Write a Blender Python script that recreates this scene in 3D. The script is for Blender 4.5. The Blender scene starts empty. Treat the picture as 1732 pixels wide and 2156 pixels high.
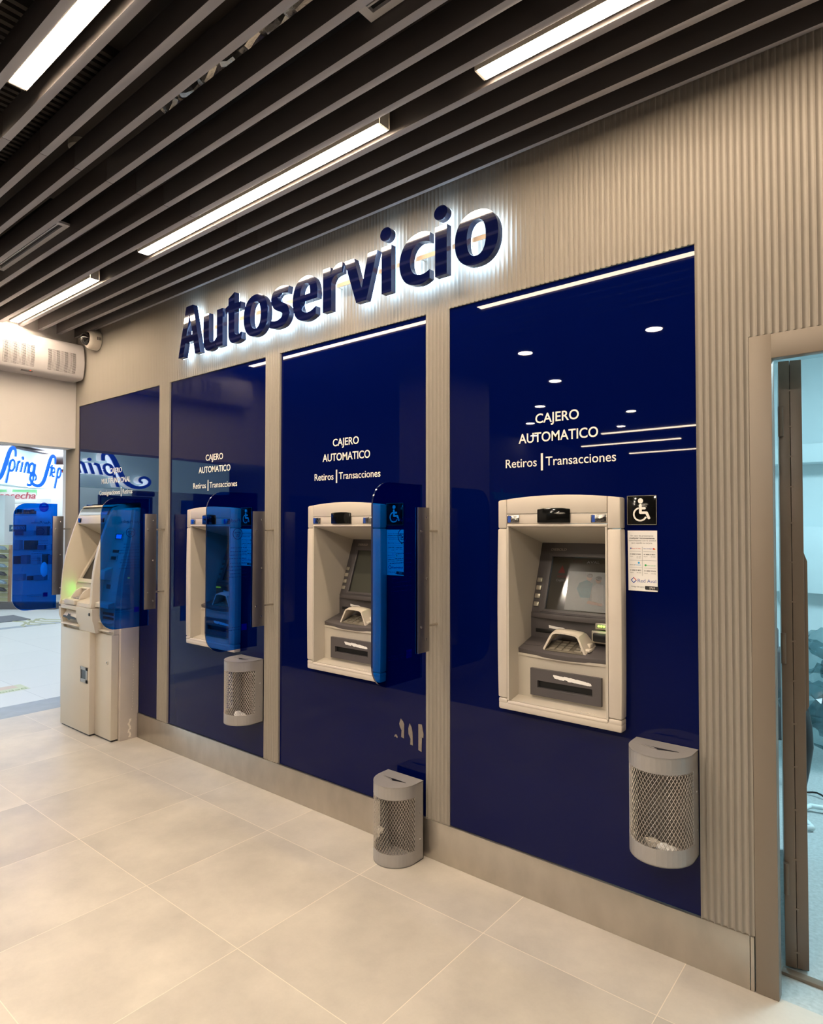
import bpy, bmesh, math, random
from mathutils import Vector, Matrix
random.seed(7)
S = bpy.context.scene
COL = S.collection

# ------------------------------------------------------------------ camera, world, exposure
cam = bpy.data.cameras.new('camera'); camo = bpy.data.objects.new('camera', cam); COL.objects.link(camo)
cam.sensor_fit = 'HORIZONTAL'; cam.sensor_width = 36.0; cam.lens = 36.0*1345.59/1732.0
cam.clip_start = 0.02; cam.clip_end = 100
camo.location = (0, -2.2537, 1.45)
camo.rotation_euler = (math.pi/2 + 0.022946, -0.0004, 0.68341)
S.camera = camo
S.view_settings.view_transform = 'Standard'; S.view_settings.look = 'None'
S.view_settings.gamma = 1.0; S.view_settings.use_curve_mapping = False
S.view_settings.exposure = 0.0
w = bpy.data.worlds.new('world'); S.world = w; w.use_nodes = True
w.node_tree.nodes['Background'].inputs[0].default_value = (0.9, 0.85, 0.8, 1)
w.node_tree.nodes['Background'].inputs[1].default_value = 0.02
STRIP = 76.0      # linear ceiling lamps
DOWN = 540.0       # downlights
MALL = 13.0        # corridor ceiling panels
SIGNBACK = 15.0   # LED backs of the channel letters

# ------------------------------------------------------------------ materials
MATS = {}
def mat(name, col, rough=0.5, metal=0.0, spec=0.5, emit=None, es=0.0, var=0.0, vscale=6.0, bump=0.0, bscale=60.0, stretch=None, coat=0.0):
    if name in MATS: return MATS[name]
    m = bpy.data.materials.new(name); m.use_nodes = True; MATS[name] = m
    nt = m.node_tree; b = nt.nodes['Principled BSDF']
    b.inputs['Base Color'].default_value = (*col, 1); b.inputs['Roughness'].default_value = rough
    b.inputs['Metallic'].default_value = metal; b.inputs['Specular IOR Level'].default_value = spec
    b.inputs['Coat Weight'].default_value = coat
    if emit: b.inputs['Emission Color'].default_value = (*emit, 1); b.inputs['Emission Strength'].default_value = es
    tc = nt.nodes.new('ShaderNodeTexCoord')
    vec = tc.outputs['Object']
    if stretch:
        mp = nt.nodes.new('ShaderNodeMapping'); mp.inputs['Scale'].default_value = stretch
        nt.links.new(vec, mp.inputs[0]); vec = mp.outputs[0]
    if var > 0:
        n = nt.nodes.new('ShaderNodeTexNoise'); n.inputs['Scale'].default_value = vscale; n.inputs['Detail'].default_value = 5
        nt.links.new(vec, n.inputs['Vector'])
        r = nt.nodes.new('ShaderNodeMix'); r.data_type = 'RGBA'
        r.inputs[6].default_value = (*[c*(1-var) for c in col], 1); r.inputs[7].default_value = (*[min(1, c*(1+var)) for c in col], 1)
        nt.links.new(n.outputs['Fac'], r.inputs[0]); nt.links.new(r.outputs[2], b.inputs['Base Color'])
    if bump > 0:
        n2 = nt.nodes.new('ShaderNodeTexNoise'); n2.inputs['Scale'].default_value = bscale; n2.inputs['Detail'].default_value = 3
        nt.links.new(vec, n2.inputs['Vector'])
        bp = nt.nodes.new('ShaderNodeBump'); bp.inputs['Strength'].default_value = bump; bp.inputs['Distance'].default_value = 0.002
        nt.links.new(n2.outputs['Fac'], bp.inputs['Height']); nt.links.new(bp.outputs[0], b.inputs['Normal'])
    return m
RIB = mat('ribbed_greige_paint', (0.315, 0.280, 0.242), 0.5, var=0.05, vscale=3, bump=0.04, bscale=45, stretch=(1, 1, 0.25))
WHITEWALL = mat('white_paint', (0.74, 0.70, 0.68), 0.6, var=0.02)
DARKWALL = mat('dark_wall_paint', (0.06, 0.06, 0.065), 0.7, var=0.05)
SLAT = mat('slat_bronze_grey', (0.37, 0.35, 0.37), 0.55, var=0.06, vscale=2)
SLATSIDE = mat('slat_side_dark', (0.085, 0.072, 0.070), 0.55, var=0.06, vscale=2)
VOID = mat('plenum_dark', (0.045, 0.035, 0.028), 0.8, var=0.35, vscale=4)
FOIL = mat('duct_foil', (0.4, 0.38, 0.36), 0.25, 1.0, bump=1.0, bscale=40)
STEEL = mat('brushed_steel', (0.50, 0.46, 0.41), 0.30, 0.9, var=0.22, vscale=11, bump=0.5, bscale=9, stretch=(1, 1, .6))
STEELBAR = mat('brushed_steel_bar', (0.34, 0.32, 0.31), 0.32, 0.9, var=0.12, vscale=10, stretch=(1, 1, .2), bump=.1)
CHROME = mat('chrome', (0.7, 0.66, 0.6), 0.18, 1.0)
BINM = mat('bin_silver_paint', (0.37, 0.35, 0.34), 0.42, 0.35, var=0.07, vscale=9, bump=.1, bscale=120)
BINDARK = mat('bin_interior', (0.16, 0.145, 0.13), 0.55, 0.3, var=.1)
BEIGE = mat('machine_beige', (0.60, 0.53, 0.455), 0.42, var=0.03, vscale=8, bump=.06, bscale=250)
BEIGE2 = mat('machine_liner_beige', (0.52, 0.47, 0.40), 0.45, var=0.04, vscale=8)
BEIGE3 = mat('standing_machine_beige', (0.58, 0.52, 0.43), 0.4, var=0.04, vscale=5, bump=.05, bscale=200)
COVERM = mat('cover_panel_paint', (0.52, 0.46, 0.41), 0.45, var=0.08, vscale=7)
GREYD = mat('machine_dark_grey', (0.085, 0.075, 0.078), 0.42, var=0.06, vscale=10)
BLACK = mat('black_plastic', (0.008, 0.008, 0.009), 0.3)
BLACKGL = mat('black_gloss', (0.004, 0.004, 0.004), 0.08)
KEYM = mat('key_metal', (0.5, 0.46, 0.38), 0.35, 0.7, var=.08)
PADM = mat('keypad_plate', (0.28, 0.25, 0.2), 0.4, 0.6, var=.08)
GUARD = mat('pin_guard_cream', (0.66, 0.59, 0.5), 0.45, var=0.05, vscale=20)
WHITE = mat('print_white', (0.85, 0.82, 0.8), 0.5)
TAPE = mat('adhesive_scrap', (0.24, 0.2, 0.17), 0.6, 0.2, var=.3, vscale=60, bump=.8, bscale=150)
INK = mat('ink_black', (0.02, 0.02, 0.025), 0.5)
INKG = mat('ink_grey', (0.12, 0.12, 0.13), 0.5)
INKR = mat('ink_red', (0.6, 0.02, 0.02), 0.5); INKB = mat('ink_blue', (0.01, 0.06, 0.35), 0.5)
INKC = mat('ink_cyan', (0.02, 0.35, 0.7), 0.5); INKGR = mat('ink_green', (0.02, 0.4, 0.1), 0.5); INKY = mat('ink_yellow', (0.8, 0.4, 0.02), 0.5)
FRAMEM = mat('door_frame_paint', (0.205, 0.165, 0.128), 0.38, var=0.05, vscale=3)
LEAFM = mat('door_leaf_paint', (0.18, 0.135, 0.10), 0.36, var=0.05, vscale=3)
LETTER = mat('vinyl_lettering', (0.86, 0.80, 0.74), 0.45)
SIGNM = mat('letter_navy_gloss', (0.0012, 0.0035, 0.04), 0.05, 0.0, 0.9, coat=0.6)
SIGNSIDE = mat('letter_side_blue', (0.004, 0.014, 0.085), 0.15, 0.2, 0.8)
RAILM = mat('rail_cream', (0.75, 0.55, 0.38), 0.5)
LED = mat('led_back', (1, 1, 1), 0.5, emit=(0.52, 0.76, 1.0), es=SIGNBACK)
LAMP = mat('lamp_diffuser', (1, 1, 1), 0.5, emit=(1.0, 0.80, 0.58), es=STRIP)
DOWNM = mat('downlight_lens', (1, 1, 1), 0.5, emit=(1.0, 0.87, 0.7), es=DOWN)
MALLM = mat('corridor_light', (1, 1, 1), 0.5, emit=(0.86, 0.95, 1.0), es=MALL)
ROOMM = mat('back_room_light', (1, 1, 1), 0.5, emit=(0.62, 0.90, 1.0), es=44.0)
HOUS = mat('lamp_housing', (0.6, 0.56, 0.5), 0.5)
ACW = mat('air_curtain_white', (0.58, 0.55, 0.56), 0.38)
ROOMW = mat('back_room_wall', (0.62, 0.72, 0.74), 0.6, var=0.04, vscale=2)
GREENLED = mat('green_led', (0.1, 0.8, 0.1), 0.3, emit=(0.3, 1.0, 0.05), es=6)
GREENLED2 = mat('green_led_strong', (0.1, 0.8, 0.1), 0.3, emit=(0.1, 1.0, 0.1), es=130)
BLUESCR = mat('lit_small_screen', (0.1, 0.2, 0.8), 0.3, emit=(0.25, 0.45, 1.0), es=1.6)
TEALM = mat('shop_white', (0.78, 0.84, 0.85), 0.45, var=.02)
SHOPW = mat('shop_lit_white', (0.85, 0.9, 0.9), 0.5)

# blue back painted wall glass
GLASSB = mat('blue_painted_glass', (0.0003, 0.0030, 0.052), 0.012, 0.0, 0.19, var=0.10, vscale=0.8)
# tinted acrylic : tint through, fresnel mirror on top
def acrylic(name, col, rough=0.02):
    m = bpy.data.materials.new(name); m.use_nodes = True; nt = m.node_tree; MATS[name] = m
    for n in list(nt.nodes): nt.nodes.remove(n)
    o = nt.nodes.new('ShaderNodeOutputMaterial'); t = nt.nodes.new('ShaderNodeBsdfTransparent'); g = nt.nodes.new('ShaderNodeBsdfGlossy')
    f = nt.nodes.new('ShaderNodeFresnel'); mx = nt.nodes.new('ShaderNodeMixShader'); f.inputs[0].default_value = 1.45
    t.inputs[0].default_value = (*col, 1); g.inputs['Roughness'].default_value = rough
    ge = nt.nodes.new('ShaderNodeNewGeometry'); iv = nt.nodes.new('ShaderNodeMath'); iv.operation = 'SUBTRACT'; iv.inputs[0].default_value = 1; nt.links.new(ge.outputs['Backfacing'], iv.inputs[1])
    ml = nt.nodes.new('ShaderNodeMath'); ml.operation = 'MULTIPLY'; nt.links.new(f.outputs[0], ml.inputs[0]); nt.links.new(iv.outputs[0], ml.inputs[1]); nt.links.new(ml.outputs[0], mx.inputs[0]); nt.links.new(t.outputs[0], mx.inputs[1]); nt.links.new(g.outputs[0], mx.inputs[2]); nt.links.new(mx.outputs[0], o.inputs[0])
    return m
ACR = acrylic('blue_acrylic', (0.012, 0.345, 0.81))
ACREDGE = mat('blue_acrylic_edge', (0.001, 0.008, 0.06), 0.12, spec=.9)
CLEAR = acrylic('clear_glass', (0.93, 0.97, 0.96), 0.01)
PLASTICW = acrylic('cloudy_plastic_film', (0.62, 0.72, 0.74), 0.2)

def floor_mat():
    m = bpy.data.materials.new('beige_floor_tile'); m.use_nodes = True; nt = m.node_tree; b = nt.nodes['Principled BSDF']
    L = nt.links.new; N = nt.nodes.new
    tc = N('ShaderNodeTexCoord'); mp = N('ShaderNodeMapping'); mp.inputs['Location'].default_value = (1.263/0.6085, 0.297/0.6045, 0)
    mp.inputs['Scale'].default_value = (1/0.6085, 1/0.6045, 1); L(tc.outputs['Object'], mp.inputs[0])
    def M(op, a, bb=None):
        n = N('ShaderNodeMath'); n.operation = op
        for i, v in ((0, a), (1, bb)):
            if v is None: continue
            if isinstance(v, (int, float)): n.inputs[i].default_value = v
            else: L(v, n.inputs[i])
        return n.outputs[0]
    sp = N('ShaderNodeSeparateXYZ'); L(mp.outputs[0], sp.inputs[0])
    gx = M('ABSOLUTE', M('SUBTRACT', M('FRACT', M('ADD', sp.outputs[0], 0.5)), 0.5)); gy = M('ABSOLUTE', M('SUBTRACT', M('FRACT', M('ADD', sp.outputs[1], 0.5)), 0.5))
    g = M('LESS_THAN', M('MINIMUM', gx, gy), 0.0021)
    cx = M('FLOOR', sp.outputs[0]); cy = M('FLOOR', sp.outputs[1])
    cb = N('ShaderNodeCombineXYZ'); L(cx, cb.inputs[0]); L(cy, cb.inputs[1])
    wn = N('ShaderNodeTexWhiteNoise'); L(cb.outputs[0], wn.inputs['Vector'])
    off = N('ShaderNodeVectorMath'); off.operation = 'MULTIPLY_ADD'; L(wn.outputs['Color'], off.inputs[0]); off.inputs[1].default_value = (30, 30, 30); L(mp.outputs[0], off.inputs[2])
    n1 = N('ShaderNodeTexNoise'); n1.inputs['Scale'].default_value = 1.6; n1.inputs['Detail'].default_value = 7; n1.inputs['Roughness'].default_value = .6; L(off.outputs[0], n1.inputs['Vector'])
    n2 = N('ShaderNodeTexNoise'); n2.inputs['Scale'].default_value = 60; n2.inputs['Detail'].default_value = 2; L(off.outputs[0], n2.inputs['Vector'])
    r = N('ShaderNodeValToRGB'); L(n1.outputs['Fac'], r.inputs[0])
    r.color_ramp.elements[0].position = .3; r.color_ramp.elements[0].color = (0.46, 0.42, 0.375, 1)
    r.color_ramp.elements[1].position = .7; r.color_ramp.elements[1].color = (0.66, 0.60, 0.525, 1)
    tone = M('ADD', M('MULTIPLY', wn.outputs['Value'], .10), .90)
    tone = M('MULTIPLY', tone, M('ADD', M('MULTIPLY', n2.outputs['Fac'], .06), .97))
    mm = N('ShaderNodeMix'); mm.data_type = 'RGBA'; mm.blend_type = 'MULTIPLY'; mm.inputs[0].default_value = 1; L(r.outputs[0], mm.inputs[6])
    cc = N('ShaderNodeCombineColor'); [L(tone, cc.inputs[i]) for i in range(3)]; L(cc.outputs[0], mm.inputs[7])
    mg = N('ShaderNodeMix'); mg.data_type = 'RGBA'; L(g, mg.inputs[0]); L(mm.outputs[2], mg.inputs[6]); mg.inputs[7].default_value = (0.76, 0.67, 0.56, 1)
    L(mg.outputs[2], b.inputs['Base Color']); b.inputs['Roughness'].default_value = .38
    rr = M('ADD', M('MULTIPLY', n1.outputs['Fac'], .2), .28); L(rr, b.inputs['Roughness'])
    bp = N('ShaderNodeBump'); bp.inputs['Strength'].default_value = .3; bp.inputs['Distance'].default_value = .001; L(M('SUBTRACT', 1.0, g), bp.inputs['Height']); L(bp.outputs[0], b.inputs['Normal'])
    return m
FLOORM = floor_mat()
def tile_mat(name, a, b2, sx, sy, grout, rough):
    m = bpy.data.materials.new(name); m.use_nodes = True; nt = m.node_tree; b = nt.nodes['Principled BSDF']
    L = nt.links.new; tc = nt.nodes.new('ShaderNodeTexCoord')
    br = nt.nodes.new('ShaderNodeTexBrick'); br.offset = 0; br.inputs['Color1'].default_value = (*a, 1); br.inputs['Color2'].default_value = (*b2, 1)
    br.inputs['Mortar'].default_value = (*grout, 1); br.inputs['Scale'].default_value = 1; br.inputs['Mortar Size'].default_value = .003
    br.inputs['Brick Width'].default_value = sx; br.inputs['Row Height'].default_value = sy
    L(tc.outputs['Object'], br.inputs['Vector']); L(br.outputs[0], b.inputs['Base Color']); b.inputs['Roughness'].default_value = rough
    return m
MALLF = tile_mat('white_corridor_tile', (0.60, 0.62, 0.61), (0.63, 0.65, 0.64), .9, .9, (0.45, 0.47, 0.47), .3)
STRIPF = mat('blue_grey_floor_strip', (0.27, 0.31, 0.36), .4, var=.25, vscale=8)
DARKF = mat('dark_rear_floor', (0.09, 0.085, 0.085), .5, var=.1)
ROOMF = mat('terrazzo', (0.42, 0.46, 0.46), .4, var=.35, vscale=70)

# ------------------------------------------------------------------ object helpers
WLOC = {}
def tag(o, label=None, cat=None, group=None, kind=None):
    if label: o['label'] = label
    if cat: o['category'] = cat
    if group: o['group'] = group
    if kind: o['kind'] = kind
    return o
def thing(name, label, cat, loc, group=None):
    o = bpy.data.objects.new(name, None); COL.objects.link(o); o.location = loc; o.empty_display_size = .05
    WLOC[o.name] = Vector(loc)
    return tag(o, label, cat, group)
class MB:
    def __init__(s): s.v = []; s.f = []; s.m = []
    def add(s, vs, fs, mi=0):
        n = len(s.v); s.v += [tuple(v) for v in vs]; s.f += [tuple(i+n for i in f) for f in fs]; s.m += [mi]*len(fs); return s
    def box(s, x0, x1, y0, y1, z0, z1, mi=0, r=0, seg=2, M=None):
        if x0 > x1: x0, x1 = x1, x0
        if y0 > y1: y0, y1 = y1, y0
        if z0 > z1: z0, z1 = z1, z0
        bm = bmesh.new()
        V = [bm.verts.new(p) for p in ((x0,y0,z0),(x1,y0,z0),(x1,y1,z0),(x0,y1,z0),(x0,y0,z1),(x1,y0,z1),(x1,y1,z1),(x0,y1,z1))]
        for f in ((3,2,1,0),(4,5,6,7),(0,1,5,4),(1,2,6,5),(2,3,7,6),(3,0,4,7)): bm.faces.new([V[i] for i in f])
        if r > 0: bmesh.ops.bevel(bm, geom=list(bm.edges), offset=r, segments=seg, profile=.5, affect='EDGES')
        return s.bm(bm, mi, M)
    def bm(s, bm, mi=0, M=None):
        bm.verts.ensure_lookup_table(); bm.verts.index_update()
        vs = [(M @ v.co if M else v.co.copy()) for v in bm.verts]; fs = [[v.index for v in f.verts] for f in bm.faces]
        s.add(vs, fs, mi); bm.free(); return s
    def prism(s, poly, fn, a, b, mi=0, r=0, side=None):
        """poly: 2d points; fn(u,v,w)->xyz ; extruded w from a to b"""
        bm = bmesh.new(); n = len(poly)
        A = [bm.verts.new(fn(u, v, a)) for u, v in poly]; B = [bm.verts.new(fn(u, v, b)) for u, v in poly]
        bm.faces.new(A[::-1]); bm.faces.new(B)
        for i in range(n): bm.faces.new((A[i], A[(i+1) % n], B[(i+1) % n], B[i]))
        bmesh.ops.recalc_face_normals(bm, faces=list(bm.faces))
        if r > 0:
            es = [e for e in bm.edges if len(e.link_faces) == 2 and e.calc_face_angle(0) > .6]
            bmesh.ops.bevel(bm, geom=es, offset=r, segments=2, profile=.5, affect='EDGES')
        if side is not None:
            bm.verts.ensure_lookup_table(); bm.verts.index_update(); bm.faces.ensure_lookup_table()
            vs = [v.co.copy() for v in bm.verts]; base = len(s.v); s.v += [tuple(v) for v in vs]
            for k, f in enumerate(bm.faces): s.f.append(tuple(v.index+base for v in f.verts)); s.m.append(mi if k < 2 else side)
            bm.free(); return s
        return s.bm(bm, mi)
    def tube(s, pts, r, n=12, mi=0, cap=True):
        pts = [Vector(p) for p in pts]; rings = []; up = None
        for i, p in enumerate(pts):
            t = (pts[min(i+1, len(pts)-1)] - pts[max(i-1, 0)]).normalized()
            if up is None: up = Vector((0, 0, 1)) if abs(t.z) < .9 else Vector((1, 0, 0))
            a = t.cross(up).normalized(); b = a.cross(t).normalized(); up = b
            rr = r[i] if isinstance(r, (list, tuple)) else r
            rings.append([p + a*math.cos(2*math.pi*k/n)*rr + b*math.sin(2*math.pi*k/n)*rr for k in range(n)])
        vs = [v for R in rings for v in R]; fs = []
        for i in range(len(rings)-1):
            for k in range(n): fs.append((i*n+k, i*n+(k+1) % n, (i+1)*n+(k+1) % n, (i+1)*n+k))
        if cap: fs.append(tuple(range(n))[::-1]); fs.append(tuple((len(rings)-1)*n+k for k in range(n)))
        return s.add(vs, fs, mi)
    def cyl(s, a, b, r, n=24, mi=0): return s.tube([a, b], r, n, mi)
    def lathe(s, prof, O, ax, n=40, mi=0):
        """prof (radius, height) about axis ax through O"""
        ax = Vector(ax).normalized(); O = Vector(O); u = ax.cross(Vector((0, 0, 1))) if abs(ax.z) < .9 else Vector((1, 0, 0)); u.normalize(); v = ax.cross(u)
        vs = []; fs = []
        for r, h in prof: vs += [O + ax*h + (u*math.cos(2*math.pi*k/n) + v*math.sin(2*math.pi*k/n))*r for k in range(n)]
        for i in range(len(prof)-1):
            for k in range(n): fs.append((i*n+k, i*n+(k+1) % n, (i+1)*n+(k+1) % n, (i+1)*n+k))
        fs.append(tuple(range(n))[::-1]); fs.append(tuple((len(prof)-1)*n+k for k in range(n)))
        return s.add(vs, fs, mi)
    def blob(s, c, r, sc=(1,1,1), mi=0, jag=0.0, sub=2):
        bm = bmesh.new(); bmesh.ops.create_icosphere(bm, subdivisions=sub, radius=r)
        for v in bm.verts:
            k = 1 + random.uniform(-jag, jag); v.co = Vector((c[0]+v.co.x*sc[0]*k, c[1]+v.co.y*sc[1]*k, c[2]+v.co.z*sc[2]*k))
        return s.bm(bm, mi)
    def build(s, name, mats, parent=None, origin=None, smooth=35):
        me = bpy.data.meshes.new(name)
        if parent is not None: O = WLOC[parent.name]
        elif origin is not None: O = Vector(origin)
        else: O = Vector((0, 0, 0))
        me.from_pydata([(v[0]-O.x, v[1]-O.y, v[2]-O.z) for v in s.v], [], s.f)
        if not isinstance(mats, (list, tuple)): mats = [mats]
        for m in mats: me.materials.append(m)
        for p, i in zip(me.polygons, s.m): p.material_index = i
        bm = bmesh.new(); bm.from_mesh(me); bmesh.ops.recalc_face_normals(bm, faces=list(bm.faces)); bm.to_mesh(me); bm.free()
        if smooth:
            for p in me.polygons: p.use_smooth = True
            me.set_sharp_from_angle(angle=math.radians(smooth))
        o = bpy.data.objects.new(name, me); COL.objects.link(o)
        if parent is not None: o.parent = parent
        elif origin is not None: o.location = O
        WLOC[o.name] = O
        return o
def struct(name, mb, m, **k):
    o = mb.build(name, m, **k); o['kind'] = 'structure'; return o
def copy_tree(o, parent=None):
    c = o.copy(); COL.objects.link(c); c.parent = parent
    for ch in [x for x in bpy.data.objects if x.parent == o and x != c]: copy_tree(ch, c)
    return c
XZ = lambda u, v, w: (u, w, v)
YZ = lambda u, v, w: (w, u, v)
XY = lambda u, v, w: (u, v, w)

# text: flat vinyl / raised lettering made from the built-in font
_cap = None
def text_mb(s, O, R, U, cap, width=None, thick=.0006, bold=0.0, align='L', shear=0.0, mb=None, mi=0):
    global _cap
    def ev(txt, bo, sh):
        cu = bpy.data.curves.new('t', 'FONT'); cu.body = txt; cu.size = 1; cu.offset = bo; cu.shear = sh; cu.resolution_u = 4; cu.extrude = .5
        ob = bpy.data.objects.new('t', cu); COL.objects.link(ob); bpy.context.view_layer.update()
        me = bpy.data.meshes.new_from_object(ob.evaluated_get(bpy.context.evaluated_depsgraph_get()))
        vs = [v.co.copy() for v in me.vertices]; fs = [tuple(p.vertices) for p in me.polygons]
        bpy.data.objects.remove(ob); bpy.data.curves.remove(cu); bpy.data.meshes.remove(me); return vs, fs
    if _cap is None: _cap = max(v.y for v in ev('H', 0, 0)[0])
    vs, fs = ev(s, bold, shear)
    sc = cap/_cap; x0 = min(v.x for v in vs); x1 = max(v.x for v in vs)
    sx = width/(x1-x0) if width else sc
    a = {'L': x0, 'C': (x0+x1)/2, 'R': x1}[align]
    O = Vector(O); R = Vector(R); U = Vector(U); N = R.cross(U)
    mb = mb or MB()
    mb.add([O + R*((v.x-a)*sx) + U*(v.y*sc) + N*((v.z+.5)*thick) for v in vs], fs, mi)
    return mb
XR = (1, 0, 0); ZU = (0, 0, 1)

# ------------------------------------------------------------------ room shell
PITCH = 0.0205
def clad(mb, x0, x1, z0, z1, n=8):
    step = PITCH/n; i0 = math.ceil(x0/step); i1 = math.floor(x1/step)
    xs = [x0] + [i*step for i in range(i0, i1+1) if x0+1e-4 < i*step < x1-1e-4] + [x1]
    vs = []; fs = []
    for x in xs:
        ph = (x/PITCH) % 1.0
        y = -0.0015 - 0.0085*(.5-.5*math.cos(2*math.pi*(ph-.12*math.sin(2*math.pi*ph))))
        vs += [(x, y, z0), (x, y, z1), (x, .012, z0), (x, .012, z1)]
    for i in range(len(xs)-1):
        a = i*4; b = a+4
        fs += [(a, b, b+1, a+1), (a+2, a+3, b+3, b+2), (a, a+2, b+2, b), (a+1, b+1, b+3, a+3)]
    e = (len(xs)-1)*4; fs += [(0, 1, 3, 2), (e, e+2, e+3, e+1)]
    mb.add(vs, fs)
PANELS = [(-5.232, -4.019), (-3.884, -2.884), (-2.758, -1.749), (-1.622, -0.605)]
ZB, ZT, CEIL = 0.168, 2.402, 2.962
wb = MB()
clad(wb, -5.448, -0.448, ZT, CEIL+.25); clad(wb, -0.4479, 1.6, 2.055, CEIL+.25)
for a, b in ((-5.448, -5.232), (-4.019, -3.884), (-2.884, -2.758), (-1.749, -1.622), (-0.605, -0.448)): clad(wb, a, b, ZB, ZT)
wb.box(-5.448, -5.232, -.004, .012, 0, ZB)
wb.box(.75, 1.6, -.004, .012, 0, 2.055)
struct('wall_back', wb, RIB, smooth=40)
bb = MB(); bb.box(-5.23, -4.995, -.008, .010, 0, ZB-.001); bb.box(-4.262, -0.462, -.008, .010, 0, ZB-.001, r=.0015); bb.box(-0.460, -0.449, -.009, .010, 0, ZB-.001, r=.0015)
struct('baseboard_back', bb, STEEL)
# left header wall over the opening into the shopping corridor
h = MB(); h.box(-5.448, -5.27, -2.06, -.011, 2.07, 3.45); h.box(-5.448, -5.27, -12.0, -2.06, 0, 3.45, 1)
struct('wall_left', h, [WHITEWALL, DARKWALL], smooth=0)
r_ = MB(); r_.box(2.6, 2.7, -12, 0, 0, 3.45); r_.box(1.6, 2.7, -.02, .1, 0, 3.45); struct('wall_right', r_, DARKWALL, smooth=0)
r_ = MB(); r_.box(-5.45, 2.7, -12.1, -12, 0, 3.45); struct('wall_front', r_, DARKWALL, smooth=0)
r_ = MB(); r_.box(-3.9, -3.5, -3.3, -2.35, 0, 2.95); struct('wall_pillar', r_, mat('pillar_grey', (.3, .28, .27), .6), smooth=0)
fl = MB(); fl.box(-5.448, 2.7, -2.1, .012, -.05, 0); struct('floor', fl, FLOORM, smooth=0)
fl = MB(); fl.box(-5.27, 2.7, -12, -2.1, -.05, 0); struct('floor_rear', fl, DARKF, smooth=0)
fl = MB(); fl.box(-20, -5.80, -9, 9, -.05, 0); struct('floor_corridor', fl, MALLF, smooth=0)
fl = MB(); fl.box(-5.80, -5.448, -9, 9, -.05, 0); struct('trim_1', fl, STRIPF, smooth=0)
fl = MB(); fl.box(-10.33, -10.17, -9, 9, 0, .002); struct('trim_2', fl, STRIPF, smooth=0)
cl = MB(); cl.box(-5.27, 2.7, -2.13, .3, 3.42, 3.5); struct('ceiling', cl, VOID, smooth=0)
cl = MB(); cl.box(-5.27, 2.6, -12, -2.14, 2.95, 3.4); struct('ceiling_rear', cl, mat('rear_ceiling', (.05, .05, .055), .6), smooth=0)

# ------------------------------------------------------------------ slatted ceiling
ORD = ['first', 'second', 'third', 'fourth', 'fifth', 'sixth', 'seventh', 'eighth', 'ninth', 'tenth', 'eleventh', 'twelfth', 'thirteenth', 'fourteenth', 'fifteenth', 'sixteenth', 'seventeenth', 'eighteenth']
for k in range(16):
    y = -0.016 - 0.1335*k
    sb = MB(); nf = 0
    if k == 0: sb.box(-5.268, -2.761, y-.015, y+.005, 2.952, 3.05, r=.001); sb.box(-2.759, 2.6, y-.015, y+.005, 2.952, 3.05, r=.001)
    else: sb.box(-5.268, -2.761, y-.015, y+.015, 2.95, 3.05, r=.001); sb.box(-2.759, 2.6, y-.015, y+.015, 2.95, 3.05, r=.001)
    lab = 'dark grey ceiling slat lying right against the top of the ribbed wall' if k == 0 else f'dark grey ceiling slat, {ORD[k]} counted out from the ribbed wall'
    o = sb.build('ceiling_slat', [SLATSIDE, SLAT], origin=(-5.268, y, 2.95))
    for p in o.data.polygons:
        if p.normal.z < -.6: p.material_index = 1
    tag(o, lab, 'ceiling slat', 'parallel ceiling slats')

# linear lamps between the slats
def lamp(x0, x1, y, label):
    t = thing('linear_light', label, 'ceiling light', (x0, y, 2.955), 'linear ceiling lights between the slats')
    hb = MB(); hb.box(x0-.010, x1+.010, y-.030, y-.0285, 2.9590, 3.07, r=.0005); hb.box(x0-.010, x1+.010, y+.0285, y+.030, 2.9595, 3.07, r=.001)
    hb.box(x0-.010, x0-.001, y-.0255, y+.0255, 2.9595, 3.07); hb.box(x1+.001, x1+.010, y-.0255, y+.0255, 2.9595, 3.07); hb.box(x0, x1, y-.0255, y+.0255, 3.0, 3.07)
    hb.build('housing', HOUS, t)
    MB().box(x0, x1, y-.0280, y+.0280, 2.957, 2.983, r=.003).build('diffuser', LAMP, t)
    return t
lamp(-5.225, -3.95, -.476, 'shortest visible glowing strip light, far end beside the air curtain')
lamp(-3.36, -1.59, -.476, 'glowing linear ceiling light running above the start of the illuminated word sign')
lamp(-1.145, .05, -.476, 'glowing linear ceiling light at the upper right, cut by the top edge')
lamp(-2.405, -.615, -1.434, 'glowing linear ceiling light at the upper left, in the row farther from the wall')
lamp(-4.96, -2.83, -1.434, 'glowing linear light outside the view, mirrored in the middle blue panels')
for x0, x1, y, q in ((-4.1, -2.2, -7.62, 'nearest'), (-5.04, -3.27, -8.95, 'middle'), (-4.76, -2.9, -10.62, 'farthest')):
    t = thing('linear_light', f'{q} of the three thin lamp lines mirrored in the rightmost blue panel', 'ceiling light', (x0, y, 2.93), 'rear linear lights')
    MB().box(x0, x1, y-.03, y+.03, 2.935, 2.949).build('diffuser', LAMP, t)
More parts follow.
